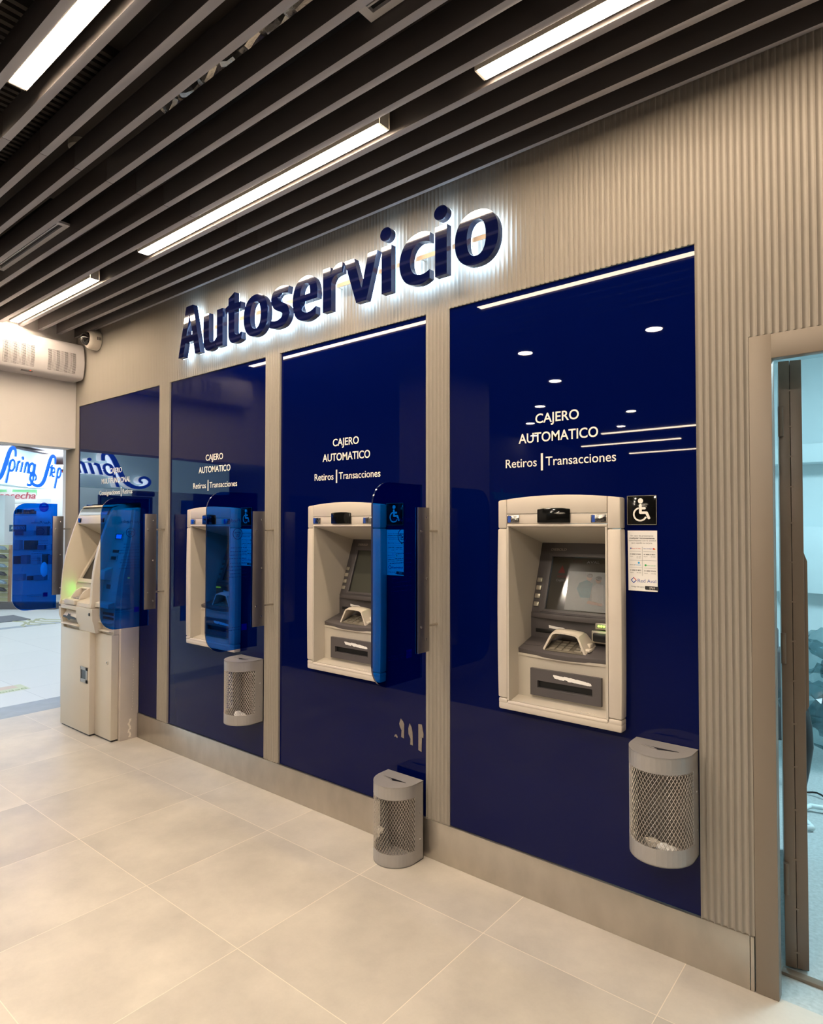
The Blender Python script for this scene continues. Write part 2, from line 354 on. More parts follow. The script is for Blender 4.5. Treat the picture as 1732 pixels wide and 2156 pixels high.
for (x, y), q in zip(((-1.606, -2.609), (-2.688, -2.59), (-2.968, -3.713), (-3.748, -4.864), (-2.989, -5.895), (-4.474, -5.952), (-3.556, -7.03), (-5.031, -7.1)),
        ('largest and rightmost spot mirrored in the right blue panel', 'second largest spot mirrored in the right blue panel', 'third spot down mirrored in the right blue panel', 'spot mirrored just above the word CAJERO on the right panel',
         'spot mirrored to the upper right of CAJERO on the right panel', 'spot mirrored just left of the C of CAJERO', 'spot mirrored right of CAJERO near the long lamp line', 'faint spot mirrored inside the word AUTOMATICO')):
    t = thing('downlight', 'round ceiling downlight, '+q, 'downlight', (x, y, 2.94), 'round downlights of the rear ceiling')
    MB().lathe([(.075, .009), (.075, 0), (.06, -.002), (.06, .004)], (x, y, 2.94), (0, 0, 1), 28).build('trim_ring', HOUS, t)
    MB().lathe([(.058, 0), (.058, -.003)], (x, y, 2.943), (0, 0, 1), 28).build('lens', DOWNM, t)

for (x, y), q in zip(((-.52, -2.6), (.56, -2.6), (-.7, -3.7), (.45, -3.7), (1.6, -2.6)), ('first of the front row past the mirrored ones', 'second of the front row past the mirrored ones', 'above the middle of the room', 'above the right of the room', 'last of the front row by the right wall')):  # extra unseen downlights, added to even out the light on the wall
    t = thing('downlight', 'added downlight unseen behind the viewer, '+q, 'downlight', (x, y, 2.94), 'round downlights of the rear ceiling')
    MB().lathe([(.075, .009), (.075, 0), (.06, -.002), (.06, .004)], (x, y, 2.94), (0, 0, 1), 28).build('trim_ring', HOUS, t)
    MB().lathe([(.058, 0), (.058, -.003)], (x, y, 2.943), (0, 0, 1), 28).build('lens', DOWNM, t)

# slot diffusers above the slats
def vent(x0, x1, label):
    t = thing('slot_vent', label, 'air vent', (x0, -.884, 3.0), 'slot vents above the slats')
    ya, yb = -.933, -.835; z = 3.000; c_ = (ya+yb)/2
    f = MB(); f.box(x0, x1, yb-.024, yb, z, z+.012); f.box(x0, x1, ya, ya+.024, z, z+.012); f.box(x0, x0+.03, ya+.024, yb-.024, z, z+.012); f.box(x1-.03, x1, ya+.024, yb-.024, z, z+.012)
    f.build('frame', ACW, t)
    b = MB(); b.box(x0+.03, x1-.03, c_-.003, c_+.003, z+.001, z+.012); b.build('blade', ACW, t)
    MB().box(x0+.002, x1-.002, ya+.002, yb-.002, z+.013, z+.11).build('plenum_box', BLACK, t)
vent(-4.348, -3.428, 'white slot air vent above the slats near the far left lamp')
vent(-1.316, -.40, 'white slot air vent above the slats at the top middle edge')
# duct, pipes, detector in the plenum
d = MB(); pts = [(-2.62+.02*i, -.79+.012*math.sin(i*.5), 3.31+.015*math.sin(i*.9)) for i in range(56)]
d.tube(pts, [.05+.008*(i % 2)+random.uniform(-.004, .004) for i in range(56)], 16)
tag(d.build('flexible_duct', FOIL, origin=(-2.62, -.79, 3.25), smooth=20), 'crinkled silver foil duct glinting through the ceiling slats', 'duct')
for i, (y, z, lb) in enumerate(((-1.02, 3.33, 'thin dark pipe above the slats left of the foil duct'), (-.52, 3.36, 'thin dark pipe above the slats right of the foil duct'))):
    tag(MB().cyl((-5.25, y, z), (2.5, y, z), .02, 12).build('ceiling_pipe', VOID, origin=(-5.25, y, z)), lb, 'pipe')
t = thing('smoke_detector', 'small round cream detector peeking between ceiling slats at upper left', 'detector', (-2.86, -1.03, 3.10))
MB().lathe([(.05, .045), (.05, .02), (.04, .012)], (-2.86, -1.03, 3.08), (0, 0, 1)).build('base', GUARD, t)
MB().lathe([(.036, .012), (.034, .0), (.02, -.008)], (-2.86, -1.03, 3.08), (0, 0, 1)).build('sensor_head', GUARD, t)
dk = MB()
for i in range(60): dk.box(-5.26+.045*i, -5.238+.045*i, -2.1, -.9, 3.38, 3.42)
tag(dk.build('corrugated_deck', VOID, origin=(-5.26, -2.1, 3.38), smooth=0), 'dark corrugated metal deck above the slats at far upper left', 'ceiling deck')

# ------------------------------------------------------------------ blue glass panels with lettering
ATMX = {1: -3.357, 2: -2.236, 3: -1.101}
def panel(i, x0, x1, hole, lines, cx, label):
    t = thing('blue_glass_panel', label, 'wall panel', ((x0+x1)/2, .003, ZB), 'blue back-painted glass wall panels')
    g = MB(); Y0, Y1 = .002, .010; x0 += .001; x1 -= .001
    if hole is None: g.prism([(x0, ZB+.001), (-4.993, ZB+.001), (-4.993, 1.618), (-4.262, 1.618), (-4.262, ZB+.001), (x1, ZB+.001), (x1, ZT-.002), (x0, ZT-.002)], XZ, Y0, Y1)
    else:
        ha, hb, hc, hd = hole-.235, hole+.235, .74, 1.53
        poly = [(x0, ZB+.001), (x1, ZB+.001), (x1, ZT-.002), (x0, ZT-.002)]; inn = [(ha, hc), (hb, hc), (hb, hd), (ha, hd)]
        vs = [(x, Y0, z) for x, z in poly+inn] + [(x, Y1, z) for x, z in poly+inn]; fs = []
        for k in range(4):
            k2 = (k+1) % 4; fs += [(k, k2, 4+k2, 4+k), (8+k, 12+k, 12+k2, 8+k2), (k, 8+k, 8+k2, k2), (4+k, 4+k2, 12+k2, 12+k)]
        g.add(vs, fs)
    g.build('glass_sheet', GLASSB, t, smooth=0)
    Y = .0018
    for s, a, b, z, cap, bo, nm in lines:
        if s == '|': MB().box(a, b, Y-.0006, Y, z, z+cap).build('divider_line', LETTER, t); continue
        text_mb(s, (a, Y, z), XR, ZU, cap, width=b-a, bold=bo).build(nm, LETTER, t, smooth=0)
    return t
def lines_for(cx): return [('CAJERO', cx-.091, cx+.091, 1.857, .036, .012, 'title_lettering'), ('AUTOMATICO', cx-.166, cx+.166, 1.783, .037, .012, 'title_lettering'),
    ('Retiros', cx-.226, cx-.086, 1.688, .034, .004, 'caption_lettering'), ('|', cx-.068, cx-.059, 1.670, .067, 0, ''), ('Transacciones', cx-.047, cx+.233, 1.688, .034, .004, 'caption_lettering')]
panel(4, *PANELS[3], ATMX[3], lines_for(-1.116), 0, 'rightmost and largest-looking dark blue glass panel, lettered CAJERO AUTOMATICO, beside the door')
panel(3, *PANELS[2], ATMX[2], lines_for(-2.260), 0, 'dark blue glass panel with torn tape scraps near its lower right corner')
panel(2, *PANELS[1], ATMX[1], lines_for(-3.387), 0, 'dark blue glass panel mirroring the air curtain, with a bin hung low on its right')
cx = -4.63
panel(1, *PANELS[0], None, [('CAJERO', cx-.091, cx+.093, 1.844, .036, .012, 'title_lettering'), ('MULTIFUNCIONAL', cx-.216, cx+.217, 1.771, .037, .012, 'title_lettering'),
    ('Consignaciones', cx-.252, cx+.07, 1.686, .033, .004, 'caption_lettering'), ('|', cx+.082, cx+.091, 1.668, .067, 0, ''), ('Retiros', cx+.108, cx+.247, 1.686, .033, .004, 'caption_lettering')], 0,
    'leftmost dark blue glass panel behind the standing machine, lettered CAJERO MULTIFUNCIONAL')

# ------------------------------------------------------------------ illuminated word sign
def sc(p):   # traced for a face at y=-.12, rescaled to y=-.085
    k = (2.2537-.085)/(2.2537-.12); return (p[0]*k, 1.45+(p[1]-1.45)*k)
def smooth_loop(pts):
    """pts (x,z,corner?) -> polygon with rounded runs between corners"""
    n = len(pts); out = []
    for i in range(n):
        p0, p1, p2, p3 = pts[(i-1) % n], pts[i], pts[(i+1) % n], pts[(i+2) % n]
        out.append((p1[0], p1[1]))
        if len(p1) > 2 and len(p2) > 2: continue      # both corners: straight
        a = Vector(p1[:2]); b = Vector(p2[:2])
        ta = (Vector(p2[:2])-Vector(p0[:2]))*.5 if len(p1) == 2 else (b-a)
        tb = (Vector(p3[:2])-Vector(p1[:2]))*.5 if len(p2) == 2 else (b-a)
        L = (b-a).length
        if ta.length > 1e-6: ta = ta.normalized()*L
        if tb.length > 1e-6: tb = tb.normalized()*L
        for q in range(1, 6):
            u = q/6; h1 = 2*u**3-3*u**2+1; h2 = u**3-2*u**2+u; h3 = -2*u**3+3*u**2; h4 = u**3-u**2
            v = a*h1+ta*h2+b*h3+tb*h4; out.append((v.x, v.y))
    return out
def ell(l, r, b, t, e=2.25, n=48, slope=0):
    cx_, cz_ = (l+r)/2, (b+t)/2; o = []
    for k in range(n):
        a = 2*math.pi*k/n; c, s_ = math.cos(a), math.sin(a)
        o.append((cx_+(r-l)/2*math.copysign(abs(c)**(2/e), c), cz_+(t-b)/2*math.copysign(abs(s_)**(2/e), s_)))
    return o
def stroke(cl, wds):
    """variable width stroke -> outline"""
    P = [Vector(p) for p in cl]; dense = []; W_ = []
    for i in range(len(P)-1):
        p0, p1, p2, p3 = P[max(i-1, 0)], P[i], P[i+1], P[min(i+2, len(P)-1)]
        for q in range(6):
            u = q/6; dense.append(.5*((2*p1)+(-p0+p2)*u+(2*p0-5*p1+4*p2-p3)*u*u+(-p0+3*p1-3*p2+p3)*u**3)); W_.append(wds[i]*(1-u)+wds[i+1]*u)
    dense.append(P[-1]); W_.append(wds[-1]); L = []; R = []
    for i, p in enumerate(dense):
        tv = (dense[min(i+1, len(dense)-1)]-dense[max(i-1, 0)]).normalized(); nn = Vector((-tv.y, tv.x)); L.append(p+nn*W_[i]/2); R.append(p-nn*W_[i]/2)
    return [(v.x, v.y) for v in L+R[::-1]]
c = 1
GL = []
GL.append(('A', [[(-3.594,2.487),(-3.510,2.789),(-3.438,2.789),(-3.354,2.487),(-3.410,2.487),(-3.430,2.568),(-3.517,2.568),(-3.539,2.487)], [(-3.507,2.610),(-3.440,2.610),(-3.473,2.742)]]))
GL.append(('u', [smooth_loop([(-3.323,2.702,c),(-3.323,2.55,c),(-3.315,2.508),(-3.292,2.485),(-3.26,2.480),(-3.222,2.489),(-3.195,2.512,c),(-3.188,2.487,c),(-3.131,2.487,c),(-3.131,2.702,c),(-3.188,2.702,c),(-3.188,2.545,c),(-3.21,2.529),(-3.235,2.523),(-3.258,2.530),(-3.268,2.556,c),(-3.268,2.702,c)])]))
GL.append(('t', [smooth_loop([(-3.020,2.768,c),(-3.020,2.703,c),(-2.962,2.703,c),(-2.962,2.664,c),(-3.020,2.664,c),(-3.020,2.555,c),(-3.016,2.533),(-3.000,2.523),(-2.982,2.523),(-2.955,2.532,c),(-2.953,2.492,c),(-2.985,2.483),(-3.02,2.481),(-3.05,2.488),(-3.070,2.513),(-3.076,2.555,c),(-3.076,2.664,c),(-3.105,2.664,c),(-3.105,2.694,c),(-3.076,2.703,c),(-3.076,2.742,c)])]))
GL.append(('o', [ell(-2.933,-2.725,2.483,2.710), ell(-2.876,-2.783,2.523,2.672)]))
GL.append(('s', [stroke([(-2.558,2.676),(-2.598,2.684),(-2.635,2.682),(-2.664,2.664),(-2.668,2.637),(-2.648,2.612),(-2.612,2.594),(-2.583,2.575),(-2.578,2.547),(-2.598,2.520),(-2.638,2.510),(-2.672,2.511),(-2.706,2.520)],[.036,.038,.04,.050,.055,.052,.050,.052,.056,.050,.040,.038,.036])]))
GL.append(('e', [smooth_loop([(-2.338,2.582,c),(-2.336,2.612),(-2.344,2.655),(-2.364,2.690),(-2.40,2.708),(-2.435,2.709),(-2.478,2.695),(-2.508,2.660),(-2.522,2.600),(-2.512,2.540),(-2.484,2.503),(-2.435,2.486),(-2.39,2.488),(-2.348,2.503,c),(-2.348,2.541,c),(-2.385,2.526),(-2.42,2.524),(-2.450,2.539),(-2.466,2.582,c)]),
    smooth_loop([(-2.466,2.616,c),(-2.460,2.646),(-2.445,2.667),(-2.425,2.674),(-2.405,2.667),(-2.393,2.646),(-2.390,2.616,c)])]))
GL.append(('r', [smooth_loop([(-2.297,2.496,c),(-2.240,2.496,c),(-2.240,2.630,c),(-2.224,2.653),(-2.202,2.662),(-2.165,2.664,c),(-2.165,2.713,c),(-2.195,2.711),(-2.220,2.699),(-2.243,2.673,c),(-2.247,2.708,c),(-2.297,2.708,c)])]))
GL.append(('v', [[(-2.148,2.708),(-2.086,2.708),(-2.037,2.555),(-1.996,2.709),(-1.939,2.709),(-2.007,2.495),(-2.072,2.495)]]))
GL.append(('i', [[(-1.912,2.499),(-1.855,2.499),(-1.855,2.710),(-1.912,2.710)]], ell(-1.921,-1.855,2.735,2.797,2)))
GL.append(('c', [smooth_loop([(-1.639,2.704,c),(-1.668,2.714),(-1.70,2.717),(-1.752,2.702),(-1.790,2.665),(-1.807,2.605),(-1.793,2.545),(-1.76,2.508),(-1.70,2.492),(-1.667,2.495),(-1.639,2.506,c),(-1.639,2.544,c),(-1.665,2.534),(-1.695,2.533),(-1.732,2.553),(-1.747,2.602),(-1.733,2.650),(-1.70,2.673),(-1.668,2.672),(-1.639,2.663,c)])]))
GL.append(('i', [[(-1.610,2.502),(-1.549,2.502),(-1.549,2.712),(-1.610,2.712)]], ell(-1.616,-1.546,2.737,2.799,2)))
GL.append(('o', [ell(-1.508,-1.300,2.502,2.722), ell(-1.449,-1.358,2.538,2.686)]))
sign = thing('illuminated_word_sign', 'backlit dark blue raised letters reading Autoservicio on the ribbed wall', 'sign', (-2.5, 0, 2.53))
def glyph_mesh(loops, y0, y1, mb, mf, ms):
    """fill loops (outer + holes) with a 2D curve, extrude between y0,y1"""
    cu = bpy.data.curves.new('g', 'CURVE'); cu.dimensions = '2D'; cu.fill_mode = 'BOTH'; cu.extrude = .5
    for lp in loops:
        sp = cu.splines.new('POLY'); sp.points.add(len(lp)-1); sp.use_cyclic_u = True
        for p, q in zip(sp.points, lp): p.co = (q[0], q[1], 0, 1)
    ob = bpy.data.objects.new('g', cu); COL.objects.link(ob); bpy.context.view_layer.update()
    me = bpy.data.meshes.new_from_object(ob.evaluated_get(bpy.context.evaluated_depsgraph_get()))
    vs = [(v.co.x, y0 if v.co.z > 0 else y1, v.co.y) for v in me.vertices]; n = len(mb.v); mb.v += vs
    for p in me.polygons:
        flat = abs(p.normal.z) > .5; mb.f.append(tuple(i+n for i in p.vertices)); mb.m.append(mf if flat else ms)
    bpy.data.objects.remove(ob); bpy.data.curves.remove(cu); bpy.data.meshes.remove(me)
def grow(lp, dd):
    return lp
for g in GL:
    ch, loops = g[0], [[sc(p) for p in lp] for lp in g[1]]
    m_ = MB(); glyph_mesh(loops, -.085, -.052, m_, 0, 1)
    if len(g) > 2: dot = [sc(p) for p in g[2]]; glyph_mesh([dot], -.085, -.052, m_, 0, 1)
    L_ = m_.build('letter', [SIGNM, SIGNSIDE], sign, smooth=30)
    b_ = MB()
    glyph_mesh(loops, -.0518, -.0500, b_, 0, 0)
    if len(g) > 2: glyph_mesh([dot], -.0518, -.0500, b_, 0, 0)
    WLOC[L_.name] = WLOC[sign.name]
    bo = b_.build('light_back', LED, L_, smooth=0)
rl = MB(); rl.box(-3.56, -1.40, -.0492, -.045, 2.634, 2.653)
rl.build('mounting_rail', RAILM, sign)
for x in (-3.5, -3.2, -2.85, -2.6, -2.28, -2.0, -1.75, -1.5): MB().cyl((x, -.046, 2.643), (x, .0, 2.643), .004, 8).build('mounting_stud', CHROME, sign)

# ------------------------------------------------------------------ built-in cash machines
def atm(xc):
    t = thing('cash_machine', 'x', 'cash machine', (xc, 0, .727), 'cash machines built into the blue panels')
    X = lambda a: xc+a
    def arch(x): return 1.570-.016*(x/.25)**2
    Y0, Y1 = -.045, .0015
    f = MB()
    def col(xa, xb, za, top, r=.006):
        n = 8; xs = [xa+(xb-xa)*i/n for i in range(n+1)]
        poly = [(X(xa), za), (X(xb), za)] + [(X(x), top(x)) for x in xs[::-1]]
        f.prism(poly, XZ, Y0, Y1, r=r)
    bow = lambda z: .006*(1-((z-1.107)/.38)**2)
    zs = [.7725+(1.442-.7725)*i/12 for i in range(13)]
    f.prism([(X(-.250-bow(z)), z) for z in zs]+[(X(-.2105), 1.442), (X(-.2105), .7725)], XZ, Y0, Y1, r=.006)
    f.prism([(X(.250+bow(z)*.5), z) for z in zs]+[(X(.2015), 1.442), (X(.2015), .7725)], XZ, Y0, Y1, r=.006)
    col(-.250, -.2105, 1.4432, arch); col(.2015, .250, 1.4432, arch)
    col(-.2098, .2008, 1.500, arch, .003)
    f.box(X(-.2098), X(.2008), Y0+.003, Y1, 1.4615, 1.4990, r=.001)
    f.box(X(-.2098), X(.2008), Y0, Y1, 1.4505, 1.4605, r=.003)
    f.box(X(-.250), X(.250), Y0, Y1, .727, .7575, r=.007); f.box(X(-.250), X(-.2105), Y0, Y1, .7500, .7715, r=.006); f.box(X(.2015), X(.250), Y0, Y1, .7500, .7715, r=.006)
    f.box(X(-.2098), X(.2008), Y0-.001, -.03, .750, .7635, r=.0055, seg=3)
    f.build('surround_frame', BEIGE, t)
    p = [(X(-.073), 1.4645), (X(.061), 1.4645), (X(.061), 1.517), (X(.03), 1.5205), (X(-.006), 1.5215), (X(-.042), 1.5205), (X(-.073), 1.517)]
    MB().prism(p, XZ, Y0-.006, Y0+.004, r=.003).build('sensor_window', BLACKGL, t)
    for a, b in ((-.2075, -.154), (.141, .1985)):
        mw = MB(); mw.box(X(a), X(b), Y0-.001, Y0+.006, 1.465, 1.4945, r=.001)
        mwo = mw.build('camera_window', mat('mirror_window', (.55, .52, .5), .12, 1.0, bump=1.0, bscale=90, var=.5, vscale=60), t)
        WLOC[mwo.name] = WLOC[t.name]
        MB().box(X(a)+.004, X(a)+.016, Y0-.0016, Y0-.0008, 1.467, 1.492).build('blue_tag', INKB, mwo)
    # niche liner
    n_ = MB()
    n_.prism([(-.044, .765), (.262, .77), (.262, 1.385), (.24, 1.3815), (-.044, 1.4505)], YZ, X(-.2105), X(-.2025))
    n_.prism([(-.044, .765), (.262, .77), (.262, 1.385), (.24, 1.3815), (-.044, 1.4505)], YZ, X(.1935), X(.2015))
    n_.prism([(-.03, 1.4472), (.262, 1.3762), (.262, 1.384), (-.03, 1.4550)], YZ, X(-.2025), X(.1935))
    n_.build('niche_liner', BEIGE2, t)
    lo = MB(); lo.prism([(-.03, .750), (.26, .755), (.26, .777), (.030, .7752), (-.03, .7640)], YZ, X(-.2025), X(.1935))
    arcn = 12; poly = []
    for i in range(arcn+1):
        u = i/arcn; x = -.2025+.396*u; poly.append((X(x), .029-.012*math.sin(math.pi*min(u*1.0, 1))))
    poly += [(X(.1935), .06), (X(-.2025), .06)]
    lo.prism(poly, XY, .934, .9435)
    lo.box(X(-.2025), X(.1935), .030, .05, .772, .934)
    lo.build('lower_panel', BEIGE2, t)
    # monitor block
    A_ = Vector((0, .239, 1.381)); D_ = (Vector((0, .137, 1.085))-A_).normalized(); N_ = D_.cross(Vector((1, 0, 0))) 
    if N_.y > 0: N_ = -N_
    def SP(x, s, o): q = A_+D_*s+N_*o; return (X(x), q.y, q.z)
    mn = MB()
    SLP = lambda u, v, w_: SP(u, v, w_)
    mn.prism([(-.2025, -.002), (-.145, -.002), (-.145, .313), (-.2025, .313)], SLP, -.03, 0, r=.002)
    mn.prism([(.1200, -.002), (.1935, -.002), (.1935, .313), (.1200, .313)], SLP, -.03, 0, r=.002)
    mn.prism([(-.145, -.002), (.1200, -.002), (.1200, .058), (-.145, .058)], SLP, -.03, 0)
    mn.prism([(-.145, .286), (.1200, .286), (.1200, .313), (-.145, .313)], SLP, -.03, 0)
    # raised inner rim
    for a in ([(-.163, .045), (-.143, .06), (-.143, .286), (-.163, .298)], [(-.163, .045), (.136, .045), (.118, .06), (-.143, .06)], [(.118, .06), (.136, .045), (.136, .298), (.118, .286)], [(-.163, .298), (-.143, .286), (.118, .286), (.136, .298)]):
        mn.prism(a, SLP, -.005, .0035, r=.001)
    poly = [(X(-.2025), .137)] + [(X(-.2025+.396*i/12), .137-.004-.020*math.sin(math.pi*i/12)) for i in range(1, 12)] + [(X(.1935), .137), (X(.1935), .20), (X(-.2025), .20)]
    mn.prism(poly, XY, 1.075, 1.096, r=.002)
    mn.box(X(-.2025), X(.1935), .1375, .17, .96, 1.08)
    mo = mn.build('monitor_housing', GREYD, t); WLOC[mo.name] = WLOC[t.name]
    s_ = MB(); s_.prism([(-.143, .06), (.118, .06), (.118, .286), (-.143, .286)], SLP, -.010, -.007)
    so = s_.build('screen', mat('screen_glass', (.028, .024, .018), .09, spec=.7), t); WLOC[so.name] = WLOC[t.name]
    # what the dim screen shows
    def decal(poly, m_, nm='screen_graphic', o=-.0069):
        MB().prism(poly, SLP, o, o+.0002).build(nm, m_, so, smooth=0)
    dim = lambda n, c_: mat(n, c_, .25, emit=c_, es=.12)
    decal([(-.062, .118), (.112, .118), (.112, .280), (-.062, .280)], dim('screen_photo', (.085, .085, .078)))
    decal([(-.112, .128), (-.096, .095), (-.08, .128)], dim('screen_red', (.085, .008, .006)))
    # two people leaning over a machine in the advert
    def oval(cx_, cs_, a, b): return [(cx_+a*math.cos(k*math.pi/9), cs_+b*math.sin(k*math.pi/9)) for k in range(18)]
    decal(oval(.028, .142, .012, .014), dim('screen_skin', (.12, .07, .05)), o=-.0067); decal(oval(.029, .134, .0125, .009), dim('screen_hair', (.02, .015, .012)), o=-.0065)
    decal([(-.012, .165), (.02, .152), (.045, .165), (.04, .225), (.0, .225), (-.02, .19)], dim('screen_teal', (.02, .06, .07)), o=-.0067)
    decal(oval(.067, .150, .012, .014), dim('screen_skin', (.12, .07, .05)), o=-.0066); decal(oval(.067, .143, .013, .009), dim('screen_hair', (.03, .018, .01)), o=-.0064)
    decal([(.045, .18), (.06, .165), (.09, .17), (.1, .25), (.05, .25)], dim('screen_shirt', (.12, .115, .11)), o=-.0066)
    decal([(.035, .235), (.095, .245), (.095, .255), (.03, .248)], dim('screen_skin', (.12, .07, .05)), o=-.0064)
    for s2, x_, z_, cap, wd, mm in (('AVAL', .008, .083, .011, .055, INKG), ('RED', -.052, .083, .011, .04, dim('screen_redtext', (.03, .012, .01))), ('NADIE', -.112, .148, .010, .040, dim('screen_red', (.085, .008, .006))), ('CAJERO', -.116, .164, .009, .045, INKG)):
        O_ = SP(x_, z_, -.0069); U_ = -D_
        text_mb(s2, O_, XR, U_, cap, width=wd, thick=.0002).build('screen_text', mm, so, smooth=0)
    for s_y in (.165, .199, .2335, .268):
        MB().prism([(-.1955, s_y-.0095), (-.1725, s_y-.0095), (-.1725, s_y+.0095), (-.1955, s_y+.0095)], SLP, -.001, .006, r=.002).build('option_key', KEYM, t)
    text_mb('DIEBOLD', SP(-.155, .034, .0003), XR, -D_, .0105, width=.07, thick=.0004, bold=.012, shear=.15).build('maker_lettering', mat('badge_grey', (.35, .3, .27), .4), mo, smooth=0)
    # receipt slot and torn paper label
    MB().box(X(-.180), X(-.068), .134, .14, 1.015, 1.030, r=.002).build('receipt_slot', BLACK, t)
    tp = [(X(-.121), 1.048), (X(-.09), 1.044), (X(-.06), 1.043), (X(-.043), 1.037), (X(-.043), 1.030), (X(-.07), 1.031), (X(-.075), 1.034), (X(-.12), 1.036)]
    MB().prism(tp, XZ, .1362, .1374).build('torn_label', WHITE, t)
    # card reader
    cr = MB(); cr.box(X(.085), X(.15), .118, .14, 1.054, 1.079, r=.002); cr.box(X(.078), X(.155), .10, .14, 1.004, 1.050, r=.002)
    co = cr.build('card_reader', KEYM, t); WLOC[co.name] = WLOC[t.name]
    gl = MB()
    for k in range(5): gl.blob((X(.1+.0105*k), .1165, 1.067), .0045, (1, .4, 1), sub=1)
    gl.build('status_lights', GREENLED, co)
    MB().box(X(.086), X(.15), .088, .101, 1.010, 1.044, r=.006).build('card_mouth', BLACK, co)
    # keyboard shelf
    B_ = Vector((0, .136, .994)); E_ = (Vector((0, .029, .962))-B_).normalized(); K_ = E_.cross(Vector((1, 0, 0)))
    if K_.z < 0: K_ = -K_
    def DP(x, s, o): q = B_+E_*s+K_*o; return (X(x), q.y, q.z)
    sh = MB(); fr = [(-.2025+.396*i/14, .1115+.020*math.sin(math.pi*i/14)) for i in range(15)]
    sh.prism([(-.2025, 0)] + fr + [(.1935, 0)], DP, -.020, 0, r=.002)
    sh.prism([(-.19, .04), (-.12, .04), (-.125, .075), (-.195, .075)], DP, 0, .001)
    sh.build('keyboard_shelf', GREYD, t)
    kp = MB(); kp.prism([(-.085, .010), (.07, .010), (.07, .105), (-.085, .105)], DP, 0, .003, r=.001)
    ko = kp.build('keypad', PADM, t); WLOC[ko.name] = WLOC[t.name]
    for r in range(4):
        for cI in range(4):
            xk = -.075+cI*.031+(.012 if cI == 3 else 0); sk = .016+r*.0215
            MB().prism([(xk, sk), (xk+.024+(.008 if cI == 3 else 0), sk), (xk+.024+(.008 if cI == 3 else 0), sk+.016), (xk, sk+.016)], DP, .003, .0065, r=.0015).build('key', KEYM, ko)
    # arched pin guard
    gd = MB(); path = [(-.098, .966), (-.088, .985), (-.070, 1.018), (-.060, 1.031), (-.045, 1.036), (.0, 1.037), (.040, 1.033), (.052, 1.026), (.064, .998), (.080, .962)]
    rows = []
    for y_, zs, xs_ in ((.040, 1.0, 1.0), (.060, .99, 1.01), (.085, .93, 1.04), (.105, .78, 1.08), (.118, .55, 1.10)):
        base = .962+(y_-.029)/.107*.032
        rows.append([((X((a+.009)*xs_-.009)), y_, base+(b-.962)*zs) for a, b in path])
    vs = []; fs = []; n = len(path)
    for rw in rows: vs += rw
    inner = [(v[0]+(.006 if v[0] < X(-.009) else -.006)*(1 if v[2] < 1.03 else .5), v[1], v[2]-.006) for v in vs]
    for i in range(len(rows)-1):
        for k in range(n-1):
            a = i*n+k; fs.append((a, a+1, a+n+1, a+n)); fs.append(tuple(j+len(vs) for j in (a, a+n, a+n+1, a+1)))
    T_ = len(vs)
    for k in range(n-1): fs.append((k, k+T_, k+1+T_, k+1)); q = (len(rows)-1)*n+k; fs.append((q, q+1, q+1+T_, q+T_))
    for i in range(len(rows)-1): a = i*n; fs.append((a, a+n, a+n+T_, a+T_)); a = i*n+n-1; fs.append((a, a+T_, a+n+T_, a+n))
    gd.add(vs+inner, fs)
    gd.box(X(.052), X(.092), .05, .125, .972, .985, r=.006); gd.box(X(.058), X(.085), .075, .122, .985, 1.002, r=.006)
    gd.build('pin_guard', GUARD, t)
    def jag(pts, m=.0016, n=5):
        out = []
        for i in range(len(pts)):
            a, b_ = Vector(pts[i]), Vector(pts[(i+1) % len(pts)])
            for q in range(n): v = a.lerp(b_, q/n); out.append((v.x+random.uniform(-m, m)*.6, v.y+random.uniform(-m, m)*.6))
        return out
    # cash tray
    tr = MB()
    za, zb, xa, xb = .7875, .892, -.141, .150; sa, sb, sxa, sxb = .819, .847, -.110, .116
    for bx in ((xa, sxa, za, zb), (sxb, xb, za, zb), (sxa, sxb, sb, zb), (sxa, sxb, za, sa)): tr.box(X(bx[0]), X(bx[1]), .016, .034, bx[2], bx[3])
    tr.box(X(sxa), X(sxb), .032, .036, sa, sb); 
    to = tr.build('cash_tray', GREYD, t); WLOC[to.name] = WLOC[t.name]
    MB().box(X(sxa+.001), X(sxb-.001), .0285, .0318, sa+.001, sb-.001).build('shutter', BLACK, to)
    MB().box(X(-.06), X(.06), .0145, .02, sa-.004, sa, r=.0015).build('shutter_lip', GREYD, to)
    tp = [(-.043, .877), (-.02, .878), (.0, .875), (.006, .878), (.05, .874), (.09, .870), (.112, .866), (.114, .859), (.1, .857), (.06, .859), (.02, .861), (.008, .866), (.002, .862), (-.035, .864)]
    MB().prism([(X(a), b) for a, b in jag(tp)], XZ, .0148, .0162).build('torn_label', WHITE, to)
    rs = MB()
    for k in range(22): rs.blob((X(.03+.0055*k), -.012-.001*k*.2, .7655+random.uniform(0, .002)), .004, (1.2, 1, .4), jag=.35, sub=1)
    rs.build('glue_residue', GUARD, t)
    return t
A3 = atm(ATMX[3]); A3['label'] = 'rightmost built-in cash machine, fully visible with its keypad, screen and cash tray'
A2 = copy_tree(A3); A2.location.x = ATMX[2]; A2['label'] = 'middle built-in cash machine, its right side hidden by a blue divider'
A1 = copy_tree(A3); A1.location.x = ATMX[1]; A1['label'] = 'farthest built-in cash machine, seen mostly through the blue tinted divider'

IDLE = mat('screen_idle', (.06, .062, .05), .12, spec=.6)
for A_ in (A1, A2):
    for ch in [o for o in bpy.data.objects if o.parent == A_ and o.name.startswith('screen')]:
        for g_ in [o for o in bpy.data.objects if o.parent == ch]: bpy.data.objects.remove(g_)
        ch.data = ch.data.copy(); ch.data.materials.clear(); ch.data.materials.append(IDLE)
